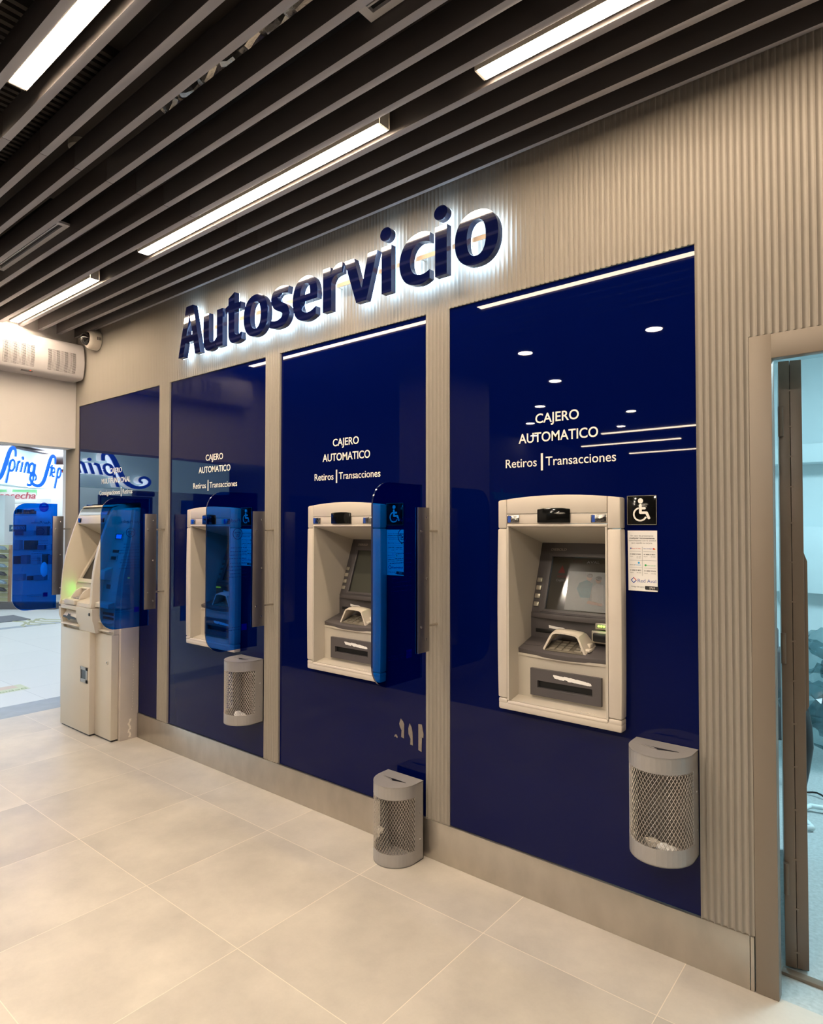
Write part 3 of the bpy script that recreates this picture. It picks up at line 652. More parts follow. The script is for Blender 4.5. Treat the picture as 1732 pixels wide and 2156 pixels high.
# ------------------------------------------------------------------ accessibility signs and phone notices
SEGN = [0]
def seg2(mb, a, b, wd, y0, y1):
    SEGN[0] += 1; y0 -= .00012*(SEGN[0] % 5)
    a = Vector(a); b = Vector(b); tv = (b-a).normalized(); n = Vector((-tv.y, tv.x))*wd/2
    pts = []; base = math.atan2(n.y, n.x)
    for k in range(9): an = base+math.pi*k/8; pts.append((a.x+math.cos(an)*wd/2, a.y+math.sin(an)*wd/2))
    for k in range(9): an = base+math.pi+math.pi*k/8; pts.append((b.x+math.cos(an)*wd/2, b.y+math.sin(an)*wd/2))
    mb.prism(pts, XZ, y0, y1)
def access(x0, label):
    z0 = 1.457; s_ = .1025
    t = thing('accessibility_sign', label, 'sign', (x0+s_/2, -.003, z0), 'black wheelchair signs')
    MB().box(x0, x0+s_, -.003, .0018, z0, z0+s_, r=.0008).build('plate', BLACKGL, t)
    rim = MB()
    for a in ((0, s_, 0, .0012), (0, s_, s_-.0012, s_), (0, .0012, 0, s_), (s_-.0012, s_, 0, s_)): rim.box(x0+a[0], x0+a[1], -.0034, -.0029, z0+a[2], z0+a[3])
    rim.build('edge_line', KEYM, t)
    u = lambda x, y: (x0+(x-172)/508*s_, z0+(700-y)/500*s_)
    sy = MB(); Y = (-.0038, -.0029)
    sy.lathe([(.0090, 0), (.0090, .0009)], (u(408, 290)[0], -.0038, u(408, 290)[1]), (0, 1, 0), 28)
    seg2(sy, u(404, 368), u(407, 492), .0096, *Y); seg2(sy, u(410, 418), u(478, 418), .0086, *Y); seg2(sy, u(407, 494), u(510, 494), .0088, *Y); seg2(sy, u(512, 496), u(552, 585), .0092, *Y)
    C_ = u(400, 520); pts = []; ro, ri = .0250, .0193; n = 40; a0, a1 = math.radians(103), math.radians(335)
    arc = [a0+(a1-a0)*k/n for k in range(n+1)]
    for k in range(n):
        q = [(C_[0]+r*math.cos(a), C_[1]+r*math.sin(a)) for r, a in ((ro, arc[k]), (ro, arc[k+1]), (ri, arc[k+1]), (ri, arc[k]))]
        sy.prism(q, XZ, *Y)
    sy.build('wheelchair_symbol', LETTER, t, smooth=0)
def notice(x0, label):
    t = thing('phone_notice', label, 'notice', (x0+.052, -.001, 1.225), 'white printed notices')
    MB().prism([(x0, 1.4365), (x0+.103, 1.4365), (x0+.1035, 1.2245), (x0+.002, 1.2245)], XZ, -.0009, .0018).build('paper', WHITE, t, smooth=0)
    px = lambda X_: x0+(X_-175)*.000202; pz = lambda Y_: 1.4365-(Y_-803)*.0002; Y = -.0010
    def tx(s, X0, X1, yb, cap, m_, bo=0.0, nm='printed_text'):
        text_mb(s, (px(X0), Y, pz(yb)), XR, ZU, cap, width=(X1-X0)*.000202, thick=.0002, bold=bo).build(nm, m_, t, smooth=0)
    tx('En caso de presentarse', 232, 622, 906, .0052, INKG); tx('cualquier inconveniente,', 208, 650, 948, .0052, INK, .02)
    tx('comuníquese con la entidad', 198, 665, 990, .0052, INKG); tx('que expidió su tarjeta.', 243, 608, 1033, .0052, INKG)
    tx('Banco AV Villas', 248, 404, 1126, .0032, INKR, .01); tx('Banco de Bogotá', 455, 605, 1126, .0032, INKB, .01)
    tx('Banco de', 216, 300, 1414, .0032, INK); tx('Occidente', 306, 404, 1414, .0032, INKC, .01); tx('banco popular', 512, 660, 1420, .0032, INKGR, .01)
    for s, a, b, y in (('01 8000 519090', 216, 404, 1230), ('01 8000 518877', 457, 655, 1230), ('01 8000 514652', 218, 408, 1512), ('01 8000 523456', 462, 662, 1518)): tx(s, a, b, y, .0042, INK, .02)
    for s, a, b, y in (('Bogotá', 216, 270, 1262), ('376 3100', 330, 405, 1265), ('382 0000', 330, 405, 1290), ('Bogotá', 457, 520, 1264), ('382 0000', 575, 655, 1266), ('Bogotá', 218, 275, 1548), ('390 2058', 330, 408, 1550), ('Bogotá', 465, 522, 1554), ('743 4646', 580, 662, 1558)): tx(s, a, b, y, .0026, INKG)
    ln = MB()
    ln.box(px(430), px(434), Y-.0002, Y, pz(1595), pz(1088)); ln.box(px(205), px(675), Y-.0002, Y, pz(1329), pz(1325))
    for a, b, y in ((215, 405, 1168), (450, 662, 1170), (205, 428, 1450), (460, 662, 1456)): ln.box(px(a), px(b), Y-.0002, Y, pz(y+3), pz(y))
    ln.build('ruled_lines', INKG, t, smooth=0)
    def disc(X_, Y_, r, m_, nm): MB().lathe([(r, 0), (r, .0002)], (px(X_), Y-.0003, pz(Y_)), (0, 1, 0), 16).build(nm, m_, t)
    disc(231, 1118, .0026, INKB, 'round_logo'); disc(628, 1120, .0030, INKR, 'round_logo'); disc(645, 1126, .0024, INKY, 'round_logo'); disc(370, 1370, .0036, INKC, 'round_logo'); disc(487, 1410, .0036, INKGR, 'round_logo')
    # diamond mark
    cx_, cz_ = px(278), pz(1678); R_ = .0108; w2 = .0034
    for k, m_ in ((0, INKR), (1, INKB), (2, INKB), (3, INKB)):
        a0, a1 = k*math.pi/2, (k+1)*math.pi/2; P0 = (cx_+R_*math.cos(a0), cz_+R_*math.sin(a0)); P1 = (cx_+R_*math.cos(a1), cz_+R_*math.sin(a1))
        Q0 = (cx_+(R_-w2)*math.cos(a0), cz_+(R_-w2)*math.sin(a0)); Q1 = (cx_+(R_-w2)*math.cos(a1), cz_+(R_-w2)*math.sin(a1))
        MB().prism([P0, P1, Q1, Q0], XZ, Y-.0003, Y).build('diamond_mark', m_, t, smooth=0)
    tx('Red Aval', 350, 662, 1712, .0118, INKB, -.004, 'logo_lettering'); tx('Código del cajero', 234, 458, 1800, .0044, INKG)
    MB().prism([(px(482), pz(1768)), (px(700), pz(1775)), (px(702), pz(1840)), (px(484), pz(1834)), (px(474), pz(1822)), (px(472), pz(1782))], XZ, Y-.0003, Y).build('code_tab', INK, t, smooth=0)
    text_mb('2769', (px(548), Y-.0003, pz(1822)), XR, ZU, .0072, width=.0188, thick=.0003).build('code_lettering', LETTER, t, smooth=0)
for x0, q in ((-.842, 'right of the rightmost cash machine'), (-1.985, 'seen through the blue divider right of the middle cash machine'), (-3.110, 'partly behind the divider right of the farthest built-in machine')):
    access(x0, 'black square wheelchair sign '+q); notice(x0, 'white printed phone notice '+q)

# tape scraps
for pts, lb in (([(-1.938,.482),(-1.932,.493),(-1.924,.494),(-1.917,.484),(-1.920,.479),(-1.928,.485)], 'smallest torn tape scrap on the blue glass, leftmost'),
    ([(-1.907,.548),(-1.898,.572),(-1.885,.562),(-1.878,.55),(-1.879,.486),(-1.895,.489),(-1.893,.52),(-1.903,.534)], 'torn tape scrap on the blue glass, second from the left'),
    ([(-1.853,.536),(-1.846,.560),(-1.835,.545),(-1.829,.52),(-1.827,.465),(-1.842,.466),(-1.840,.492),(-1.852,.512)], 'torn tape scrap on the blue glass, third from the left'),
    ([(-1.795,.566),(-1.776,.568),(-1.766,.526),(-1.768,.510),(-1.775,.512),(-1.777,.447),(-1.795,.452)], 'longest torn tape scrap on the blue glass, beside the ribbed pier')):
    o = MB().prism(pts, XZ, -.0006, .0018).build('tape_scrap', TAPE, origin=(pts[0][0], 0, pts[0][1]), smooth=0); tag(o, lb, 'tape scrap', 'torn tape scraps')

# ------------------------------------------------------------------ blue acrylic dividers
def divider(x, label, first=None):
    t = thing('privacy_divider', label, 'divider', (x, -.0, .812), 'blue acrylic privacy dividers')
    ya, yb, za, zb, R_ = -.422, -.112, .812, 1.628, .095
    poly = [(yb, za), (yb, zb)]
    for k in range(9): a = math.pi/2+k*math.pi/16; poly.append((ya+R_+R_*math.cos(a), zb-R_+R_*math.sin(a)))
    for k in range(9): a = math.pi+k*math.pi/16; poly.append((ya+R_+R_*math.cos(a), za+R_+R_*math.sin(a)))
    po = MB().prism(poly, YZ, x-.004, x+.004, 0, side=1).build('acrylic_sheet', [ACR, ACREDGE], t, smooth=30)
    WLOC[po.name] = WLOC[t.name]
    br = MB(); br.box(x-.0075, x-.0045, -.144, -.065, .915, 1.532, r=.0008); br.box(x+.0045, x+.0075, -.144, -.065, .915, 1.532, r=.0008); br.box(x-.0045, x+.0045, -.108, -.065, .915, 1.532)
    bo = br.build('steel_bracket', STEELBAR, t)
    for z in (1.431, 1.024): MB().cyl((x, -.066, z), (x, -.0015, z), .0055, 14).build('standoff_rod', CHROME, t)
    for y, z in ((-.086, 1.487), (-.122, 1.431), (-.086, 1.228), (-.122, 1.024), (-.086, .968)):
        MB().lathe([(.0055, 0), (.0055, .0015), (.003, .0028)], (x+.0075, y, z), (1, 0, 0), 14).build('screw', CHROME, t)
    PR = mat('divider_print', (.0, .03, .2), .5)
    f_ = x-.0043; R = (0, -1, 0)
    text_mb('Aquí Puedes...', (f_, -.155, 1.472), R, ZU, .020, width=.155, thick=.0003, bold=-.004, shear=.35).build('printed_title', PR, po, smooth=0)
    ic = MB(); cy, cz = -.232, 1.412; n = 36
    for k in range(n):
        a, b = 2*math.pi*k/n, 2*math.pi*(k+1)/n
        ic.prism([(cy+r*math.cos(q), cz+r*math.sin(q)) for r, q in ((.030, a), (.030, b), (.0265, b), (.0265, a))], YZ, f_-.0003, f_)
    for q in ((cy-.018, cy+.018, cz+.006, cz+.009), (cy-.018, cy-.015, cz-.002, cz+.009), (cy+.015, cy+.018, cz-.002, cz+.009), (cy-.010, cy-.0075, cz-.016, cz+.004), (cy+.0075, cy+.010, cz-.016, cz+.004), (cy-.010, cy+.010, cz-.016, cz-.0135), (cy-.003, cy+.003, cz-.009, cz-.002)):
        ic.box(f_-.0003, f_, q[0], q[1], q[2], q[3])
    ic.build('cash_icon', PR, po, smooth=0)
    fine = MB(); rr = random.Random(3)
    for k, z in enumerate((1.338, 1.318, 1.300, 1.282, 1.258, 1.240, 1.222, 1.204, 1.186, .925, .912)):
        y = -.175; end = y-(.09+.05*rr.random())
        while y > end: w_ = .004+.012*rr.random(); fine.box(f_-.0002, f_, y-w_, y, z, z+.0024); y -= w_+.004
    fine.build('fine_print', PR, po, smooth=0)
    MB().box(f_-.0004, f_, -.205, -.172, .905, .938).build('blue_square_mark', mat('square_blue', (.005, .02, .5), .4), po, smooth=0)
    return t
D3 = divider(-1.69, 'blue acrylic divider beside the middle cash machine, nearest to the camera')
for x, lb in ((-2.815, 'blue acrylic divider in front of the farthest built-in cash machine'), (-3.94, 'blue acrylic divider in front of the standing machine'), (-5.345, 'leftmost blue acrylic divider, seen against the bright shop')):
    q = copy_tree(D3); q.location.x = x; q['label'] = lb

# ------------------------------------------------------------------ wall bins
def bin_(xa, yb, z0, hgt, label):
    wd, dep = .205, .165; xm = xa+wd/2
    t = thing('wire_bin', label, 'bin', (xm, yb, z0), 'half-round silver mesh bins')
    def D(o=0, n=20):
        a = wd/2-o; s = .055; pts = [(xm-a, yb-o), (xm-a, yb-s)]
        for k in range(1, n): an = math.pi+math.pi*k/n; pts.append((xm+a*math.cos(an), yb-s+(dep-s-o)*math.sin(an)))
        pts += [(xm+a, yb-s), (xm+a, yb-o)]; return pts
    z1 = z0+hgt; bandt = z1-.052; bandb = z0+.055
    def wall(za, zb, mbx, o0=0, o1=.0025):
        A, B = D(o0), D(o1)
        for i in range(len(A)-1):
            q = [A[i], A[i+1], B[i+1], B[i]]
            mbx.prism(q, XY, za, zb)
    m_ = MB(); wall(bandt, z1, m_); wall(z0, bandb, m_)
    # straight side cheeks run the full height
    for sx in (-1, 1): x_ = xm+sx*wd/2; m_.box(x_, x_-sx*.0025, yb-.057, yb, bandb, bandt)
    m_.box(xa, xa+wd, yb-.0025, yb, z0, z1)
    pl = D(0); m_.prism(pl, XY, z0, z0+.003)
    bo = m_.build('shell', BINM, t, smooth=30)
    # lid: D plate with a slot
    lid = MB(); sl0, sl1, sy = xm-.068, xm+.062, yb-.072
    P = D(.0); lid.prism(P, XY, z1-.002, z1+.0015)
    lo = lid.build('lid', BINM, t, smooth=30); WLOC[lo.name] = WLOC[t.name]
    MB().prism([(sl0, sy), (sl0+.004, sy+.003), (sl1-.004, sy+.003), (sl1, sy), (sl1-.03, sy-.006), (xm, sy-.016), (sl0+.03, sy-.006)], XY, z1+.0016, z1+.0021).build('slot_opening', BLACK, lo, smooth=0)
    MB().prism([(sl0, sy-.001), (sl0+.02, sy-.004), (xm-.006, sy-.012), (xm-.02, sy-.004)], XY, z1+.0021, z1+.0035).build('slot_flap', BINM, lo, smooth=0)
    # expanded mesh : diamond strands along the curved front
    C_ = D(.0015, 60)[1:-1]
    Ls = [0]
    for i in range(1, len(C_)): Ls.append(Ls[-1]+math.dist(C_[i], C_[i-1]))
    TL = Ls[-1]
    def at(s):
        s = max(0, min(TL, s))
        for i in range(1, len(Ls)):
            if Ls[i] >= s: u = (s-Ls[i-1])/(Ls[i]-Ls[i-1]+1e-9); return (C_[i-1][0]*(1-u)+C_[i][0]*u, C_[i-1][1]*(1-u)+C_[i][1]*u)
        return C_[-1]
    cell_w, cell_h = TL/26, .0215; nz = int((bandt-bandb)/(cell_h/2))+1; me = MB()
    hh = (bandt-bandb+.004)/nz; r = .00085
    for k in range(26*2+1):
        for j in range(nz):
            if (k+j) % 2 == 0:
                for dk_ in (-1, 1):
                    k2 = k+dk_
                    if 0 <= k2 <= 52:
                        a = at(k*cell_w/2); b = at(k2*cell_w/2); za = bandb-.002+j*hh; zb_ = za+hh
                        me.tube([(a[0], a[1], za), (b[0], b[1], zb_)], r, 4, cap=False)
    me.build('mesh_screen', mat('mesh_metal', (.55, .5, .45), .35, .7), t, smooth=60)
    MB().box(xa+.004, xa+wd-.004, yb-.0035, yb-.0026, z0+.004, z1-.004).build('back_plate', BINDARK, t)
    for z in (z0+.09, z1-.13): MB().lathe([(.005, 0), (.004, .002)], (xm+wd/2, yb-.022, z), (1, 0, 0), 12).build('rivet', BINM, t)
    return t
bin_(-.815, -.0015, .368, .344, 'silver mesh bin hung on the rightmost blue panel beside the ribbed pier')
bin_(-3.100, -.0015, .368, .344, 'smaller-looking silver mesh bin hung below the farthest built-in cash machine')
bin_(-1.948, -.030, .002, .336, 'silver mesh bin standing on the floor against the steel skirting')
def paper(c, r, label, n=1, m_=None):
    o = MB().blob(c, r, (1.2, 1, .8), jag=.28, sub=2).build('crumpled_paper', m_ or WHITE, origin=(c[0], c[1], c[2]-r*.8), smooth=0); tag(o, label, 'paper')
paper((-.685, -.105, .398), .026, 'crumpled white paper inside the hanging bin beside the door pier')
paper((-.745, -.06, .392), .02, 'small beige scrap at the back of the rightmost bin', m_=GUARD)
paper((-2.99, -.09, .402), .03, 'folded white paper inside the bin on the second blue panel')
paper((-1.925, -.11, .10), .018, 'brownish crumpled tissue at the left of the floor bin', m_=GUARD)

# ------------------------------------------------------------------ standing multifunction machine
M1 = thing('standing_cash_machine', 'tall beige standing deposit machine with a green glow beside its keypad', 'cash machine', (-4.63, -.1, 0))
b = MB(); b.box(-4.988, -4.53, -.215, -.13, .012, .716, r=.003); b.box(-4.988, -4.53, -.13, .30, .012, .716)
b.build('cabinet', BEIGE3, M1)
co = MB().box(-4.529, -4.292, -.178, -.128, .012, .716, r=.003).build('cabinet_door', BEIGE3, M1); WLOC[co.name] = WLOC[M1.name]
lk = MB(); lk.lathe([(.014, 0), (.014, .003), (.009, .004)], (-4.345, -.178, .528), (0, -1, 0), 20); lk.build('keyhole_ring', BEIGE3, co)
MB().lathe([(.008, 0), (.0075, .006), (.004, .008)], (-4.345, -.179, .528), (0, -1, 0), 16).build('lock', CHROME, co)
MB().box(-4.528, -4.30, -.17, .3, .0, .012).build('foot_plinth', BLACK, M1)
MB().box(-4.98, -4.54, -.205, .3, .0, .012).build('foot_plinth', BLACK, M1)
cv = MB(); cv.box(-4.53, -4.268, -.126, .002, .0, .886, r=.002); cv.prism([(-.126, .887), (-.112, 1.106), (-.088, 1.212), (-.062, 1.336), (-.042, 1.456), (-.034, 1.572), (.002, 1.577), (.002, .887)], YZ, -4.2915, -4.268, r=.002); cvo = cv.build('side_cover', COVERM, M1); WLOC[cvo.name] = WLOC[M1.name]
sp_ = MB()
for k in range(16): sp_.blob((-4.2675, -.06+.006*math.sin(k), .02+.0075*k), .005+.002*random.random(), (.15, 1.3, 1.2), jag=.3, sub=1)
for k in range(20): sp_.blob((-4.2675, -.045+.01*random.random(), .2+.018*k), .0016, (.3, 1, 3), jag=.3, sub=1)
sp_.build('paint_drip', mat('drip_cream', (.8, .72, .62), .5), cvo)
# recessed handle
hd = MB(); xa, xb, za, zb = -4.66, -4.552, .362, .470
for bx in ((xa, xa+.008, za, zb), (xb-.024, xb, za, zb), (xa, xb, za, .386), (xa, xb, .448, zb)): hd.box(*bx[:2], -.220, -.214, *bx[2:], r=.001)
ho = hd.build('handle_plate', mat('handle_grey', (.33, .32, .31), .4, .4), M1); WLOC[ho.name] = WLOC[M1.name]
MB().box(xa+.008, xb-.024, -.2165, -.2152, .386, .448).build('handle_recess', BLACK, ho)
# console band
cs = MB()
prof = [(-.208, .717), (-.216, .742), (-.221, .775), (-.232, .805), (-.234, .884), (.1, .884), (.1, .717)]
cs.prism(prof, YZ, -4.990, -4.958); cs.prism(prof, YZ, -4.705, -4.458)
cs.prism([(-.19, .717), (-.19, .80), (-.20, .884), (.1, .884), (.1, .717)], YZ, -4.958, -4.705)
cs.prism([(-.165, .717), (-.158, .884), (.1, .884), (.1, .717)], YZ, -4.458, -4.290)
cs.box(-4.958, -4.705, -.232, -.19, .856, .884, r=.002)
cso = cs.build('console', BEIGE3, M1); WLOC[cso.name] = WLOC[M1.name]
MB().prism([(-.189, .856), (-.196, .852), (-.226, .802), (-.189, .800)], YZ, -4.935, -4.722, r=.002).build('deposit_flap', BEIGE3, cso)
MB().prism([(-4.930, .803), (-4.90, .806), (-4.865, .803), (-4.850, .812), (-4.838, .826), (-4.825, .818), (-4.812, .824), (-4.81, .808), (-4.735, .803), (-4.726, .796), (-4.726, .788), (-4.80, .789), (-4.835, .776), (-4.86, .789), (-4.930, .792)], XZ, -.2285, -.2265).build('torn_deposit_slot', INK, cso, smooth=0)
MB().prism([(-.189, .735), (-.236, .745), (-.236, .751), (-.20, .758), (-.189, .758)], YZ, -4.955, -4.690, r=.002).build('receipt_tray', BEIGE3, cso)
MB().lathe([(.011, 0), (.011, .003), (.007, .006)], (-4.498, -.234, .845), (0, -1, 0), 18).build('round_lock', BLACK, cso)
for z in (.792, .737): MB().prism([(-.15, z-.006), (-.196, z), (-.196, z+.005), (-.15, z+.010)], YZ, -4.452, -4.300, r=.002).build('exit_tray', BEIGE3, cso)
for z0_, z1_ in ((.845, .862), (.815, .832)): MB().box(-4.45, -4.302, -.1645, -.155, z0_, z1_, r=.001).build('card_slot', BLACK, cso)
MB().box(-4.986, -4.962, -.236, -.2335, .868, .880).build('small_badge', BLACK, cso)
# cheeks
cp = [(-.235, .886), (-.227, .925), (-.223, 1.018), (-.213, 1.134), (-.200, 1.21), (-.182, 1.291), (-.141, 1.427), (-.107, 1.522), (-.085, 1.576), (-.070, 1.590), (-.04, 1.602), (.0, 1.608), (.10, 1.61)]
MB().prism(cp+[(.25, 1.6), (.25, .886)], YZ, -4.990, -4.972, r=.004).build('left_cheek', BEIGE3, M1)
rc = [(y+.010, z) for y, z in cp]
MB().prism(rc+[(.25, 1.6), (.25, .886)], YZ, -4.536, -4.500, r=.006).build('right_cheek', BEIGE3, M1)
# inner recess: hood, back slope, deck
hdm = MB(); hdm.prism([(-.098, 1.462), (-.116, 1.472), (-.112, 1.515), (-.108, 1.532), (-.06, 1.534), (.25, 1.534), (.25, 1.33), (.10, 1.37), (.0, 1.42), (-.06, 1.452)], YZ, -4.972, -4.536, r=.003)
hdo = hdm.build('hood', BEIGE3, M1); WLOC[hdo.name] = WLOC[M1.name]
for xa in (-4.963, -4.600): MB().box(xa, xa+.05, -.1165, -.108, 1.478, 1.512, r=.002).build('camera_window', BLACKGL, hdo)
MB().prism([(-.1035, 1.534), (-.088, 1.575), (-.070, 1.588), (.05, 1.598), (.05, 1.534)], YZ, -4.972, -4.536).build('display_band', mat('top_band_grey', (.12, .14, .14), .25), hdo)
MB().prism([(-.078, 1.592), (-.06, 1.603), (-.0, 1.612), (.10, 1.616), (.10, 1.606), (-.04, 1.600)], YZ, -4.992, -4.50, r=.002).build('top_cap', BEIGE3, M1)
bs = MB(); bs.prism([(.10, 1.40), (-.12, 1.02), (-.12, .93), (.25, .93), (.25, 1.40)], YZ, -4.972, -4.536)
bso = bs.build('sloped_back', BEIGE3, M1); WLOC[bso.name] = WLOC[M1.name]
sx0, sx1 = -4.945, -4.56
def slp(u, v, o):   # along slope from (y -.12,z 1.02) upwards
    d_ = Vector((0, .22, .38)).normalized(); n_ = Vector((0, -.38, .22)).normalized(); q = Vector((u, -.12, 1.02))+d_*v+n_*o; return q
fr_ = MB()
for q in ([(sx0, .015), (sx1, .015), (sx1, .045), (sx0, .045)], [(sx0, .045), (sx0+.03, .045), (sx0+.03, .33), (sx0, .33)], [(sx1-.03, .045), (sx1, .045), (sx1, .33), (sx1-.03, .33)], [(sx0, .33), (sx1, .33), (sx1, .36), (sx0, .36)]): fr_.prism(q, slp, 0, .018, r=.002)
fr_.build('screen_bezel', BEIGE3, bso)
MB().prism([(sx0+.03, .045), (sx1-.03, .045), (sx1-.03, .33), (sx0+.03, .33)], slp, .001, .004).build('screen', BLACKGL, bso)
dk2 = MB(); dk2.prism([(-.222, .886), (-.220, .912), (-.13, .940), (.2, .96), (.2, .886)], YZ, -4.972, -4.536); dk2.box(-4.895, -4.730, -.236, -.15, .893, .925, r=.003)
dk2.build('console_top', BEIGE3, M1)
# pin guard: two curved cheeks with keypad between
pg = MB()
for xg in (-4.875, -4.745): pg.prism([(-.20, .93), (-.195, .948), (-.165, .985), (-.13, 1.005), (-.10, 1.0), (-.09, .95), (-.10, .93)], YZ, xg, xg+.012, r=.003)
pg.prism([(-.135, .997), (-.12, 1.006), (-.10, 1.0), (-.10, .99)], YZ, -4.875, -4.733, r=.002)
pg.build('pin_guard', GUARD, M1)
kp = MB()
for i in range(4):
    for j in range(4): kp.box(-4.855+.026*i, -4.835+.026*i, -.19+.02*j, -.175+.02*j, .926+.005*j, .938+.005*j, r=.001)
kp.build('keypad', KEYM, M1)
rd = MB(); rd.box(-4.935, -4.885, -.118, -.10, .965, 1.000, r=.002); rdo = rd.build('card_reader', BLACK, M1); WLOC[rdo.name] = WLOC[M1.name]
MB().box(-4.930, -4.905, -.1215, -.117, .982, .990).build('green_light', GREENLED2, rdo)
# right hand module
rm = MB(); rm.prism([(-.158, .886), (-.153, .95), (-.133, 1.106), (-.107, 1.212), (-.081, 1.336), (-.060, 1.456), (-.050, 1.56), (-.04, 1.577), (.0, 1.582), (.2, 1.582), (.2, .886)], YZ, -4.500, -4.292, r=.004)
rmo = rm.build('side_module', BEIGE3, M1); WLOC[rmo.name] = WLOC[M1.name]
def face_y(z):
    P_ = [(-.158, .886), (-.153, .95), (-.133, 1.106), (-.107, 1.212), (-.081, 1.336), (-.060, 1.456), (-.050, 1.56)]
    for (ya, za), (yb, zb) in zip(P_, P_[1:]):
        if za <= z <= zb: return ya+(yb-ya)*(z-za)/(zb-za)
    return -.05
def plate(xa, xb, za, zb, m_, nm, o=.003, par=None):
    ya, yb = face_y(za), face_y(zb)
    MB().prism([(ya+.002, za), (ya-o, za), (yb-o, zb), (yb+.002, zb)], YZ, xa, xb).build(nm, m_, par or rmo, smooth=0)
plate(-4.466, -4.352, 1.352, 1.408, BEIGE2, 'display_rim', .004); plate(-4.455, -4.362, 1.362, 1.398, BLACKGL, 'small_display', .006); plate(-4.442, -4.368, 1.367, 1.394, BLUESCR, 'lit_readout', .007)
plate(-4.458, -4.375, 1.268, 1.288, BLACK, 'coin_slot'); plate(-4.465, -4.372, 1.210, 1.250, BEIGE2, 'note_slot_rim', .006); plate(-4.452, -4.382, 1.220, 1.242, BLACK, 'note_slot', .008)
rd2 = MB(); rd2.prism([(face_y(1.08)+.01, 1.075), (face_y(1.08)-.045, 1.085), (face_y(1.15)-.055, 1.145), (face_y(1.18)+.005, 1.17)], YZ, -4.478, -4.40, r=.004); rd2.build('card_entry', BEIGE3, rmo)
plate(-4.445, -4.39, 1.02, 1.05, GREYD, 'card_pictogram', .0015)
MB().prism([(-.158, .886), (-.20, .895), (-.20, .925), (-.156, .935)], YZ, -4.490, -4.30, r=.003).build('ledge', BEIGE3, rmo)

# ------------------------------------------------------------------ dome camera and air curtain
dc = thing('dome_camera', 'cream dome security camera mounted sideways high on the ribbed wall', 'camera', (-4.905, -.01, 2.862))
O_ = Vector((-4.905, -.010, 2.862))
hm = MB(); hm.lathe([(.070, 0), (.074, .004), (.074, .052), (.071, .058)], O_, (0, -1, 0), 48); ho = hm.build('housing', GUARD, dc); WLOC[ho.name] = WLOC[dc.name]
MB().lathe([(.071, .059), (.069, .068), (.062, .078), (.05, .084)], O_, (0, -1, 0), 48).build('ring', GUARD, dc)
dm = MB(); dm.lathe([(.050, .083)]+[(.050*math.cos(a), .083+.046*math.sin(a)) for a in [math.radians(9*i) for i in range(1, 10)]]+[(.001, .129)], O_, (0, -1, 0), 40)
dmo = dm.build('smoked_dome', mat('smoked_dome', (.02, .018, .016), .06, spec=.8), dc)
vs_ = MB()
for k in range(4): vs_.box(-4.835, -4.829, -.050+.008*k, -.046+.008*k, 2.850, 2.872)
vs_.build('vent_slots', BLACK, ho, smooth=0)
ac = thing('air_curtain', 'long white air curtain with two pierced grilles above the shop opening', 'air curtain', (-5.27, -.8, 2.60))
prof = [(-5.269, 2.872), (-5.16, 2.872), (-5.120, 2.858), (-5.098, 2.825), (-5.085, 2.76), (-5.082, 2.70), (-5.095, 2.635), (-5.112, 2.598), (-5.15, 2.590), (-5.269, 2.590)]
prof = smooth_loop([(a, b_) if 1 < i < 8 else (a, b_, 1) for i, (a, b_) in enumerate(prof)])
cab = MB().prism(prof, lambda u, v, w_: (u, w_, v), -1.55, -.030).build('casing', ACW, ac); WLOC[cab.name] = WLOC[ac.name]
def face_x(z):
    best = -5.1
    for (xa, za), (xb, zb) in zip(prof, prof[1:]):
        if min(za, zb) <= z <= max(za, zb) and abs(za-zb) > 1e-6 and max(xa, xb) > -5.2: best = xa+(xb-xa)*(z-za)/(zb-za)
    return best
def grille(y0, y1):
    g_ = MB(); z = 2.624; n = 0
    while z < 2.778:
        y = y1; k = 0; x_ = face_x(z)
        while y > y0+.004:
            ph = k % 4
            wl = .026 if ph == 0 else .0045
            if y-wl < y0: break
            g_.box(x_-.003, x_+.0008, y-wl, y, z, z+.0036)
            y -= wl+.0045; k += 1
        z += .0078
    g_.build('grille', mat('grille_slots', (.05, .04, .035), .6), ac, smooth=0)
grille(-.293, -.094); grille(-.60, -.385); grille(-.90, -.69); grille(-1.20, -.99)
MB().box(-5.135, -5.117, -.46, -.385, 2.588, 2.597).build('control_strip', GREYD, ac); MB().box(-5.125, -5.113, -.405, -.397, 2.593, 2.600).build('red_indicator', mat('red_led', (.8, .05, .02), .4, emit=(1, .1, .03), es=1.0), ac)

# ------------------------------------------------------------------ door, frame and the room behind
fm = MB(); fm.box(-.4465, -.3815, -.008, .032, .0, 2.054, r=.003); fm.box(-.3835, .75, -.008, .032, 1.976, 2.054, r=.003); fm.box(.69, .75, -.008, .032, 0, 1.976)
struct('door_1', fm, FRAMEM)
th = MB(); th.box(-.40, .69, .137, .168, -.001, .010, r=.002); struct('trim_3', th, FRAMEM)
lt = thing('door_leaf', 'brown steel door leaf standing open, seen on its hinge edge', 'door', (-.36, .175, .012))
Mr = Matrix.Translation((-.393, .170, 0)) @ Matrix.Rotation(math.radians(-163), 4, 'Z') @ Matrix.Translation((0, 0, 0))
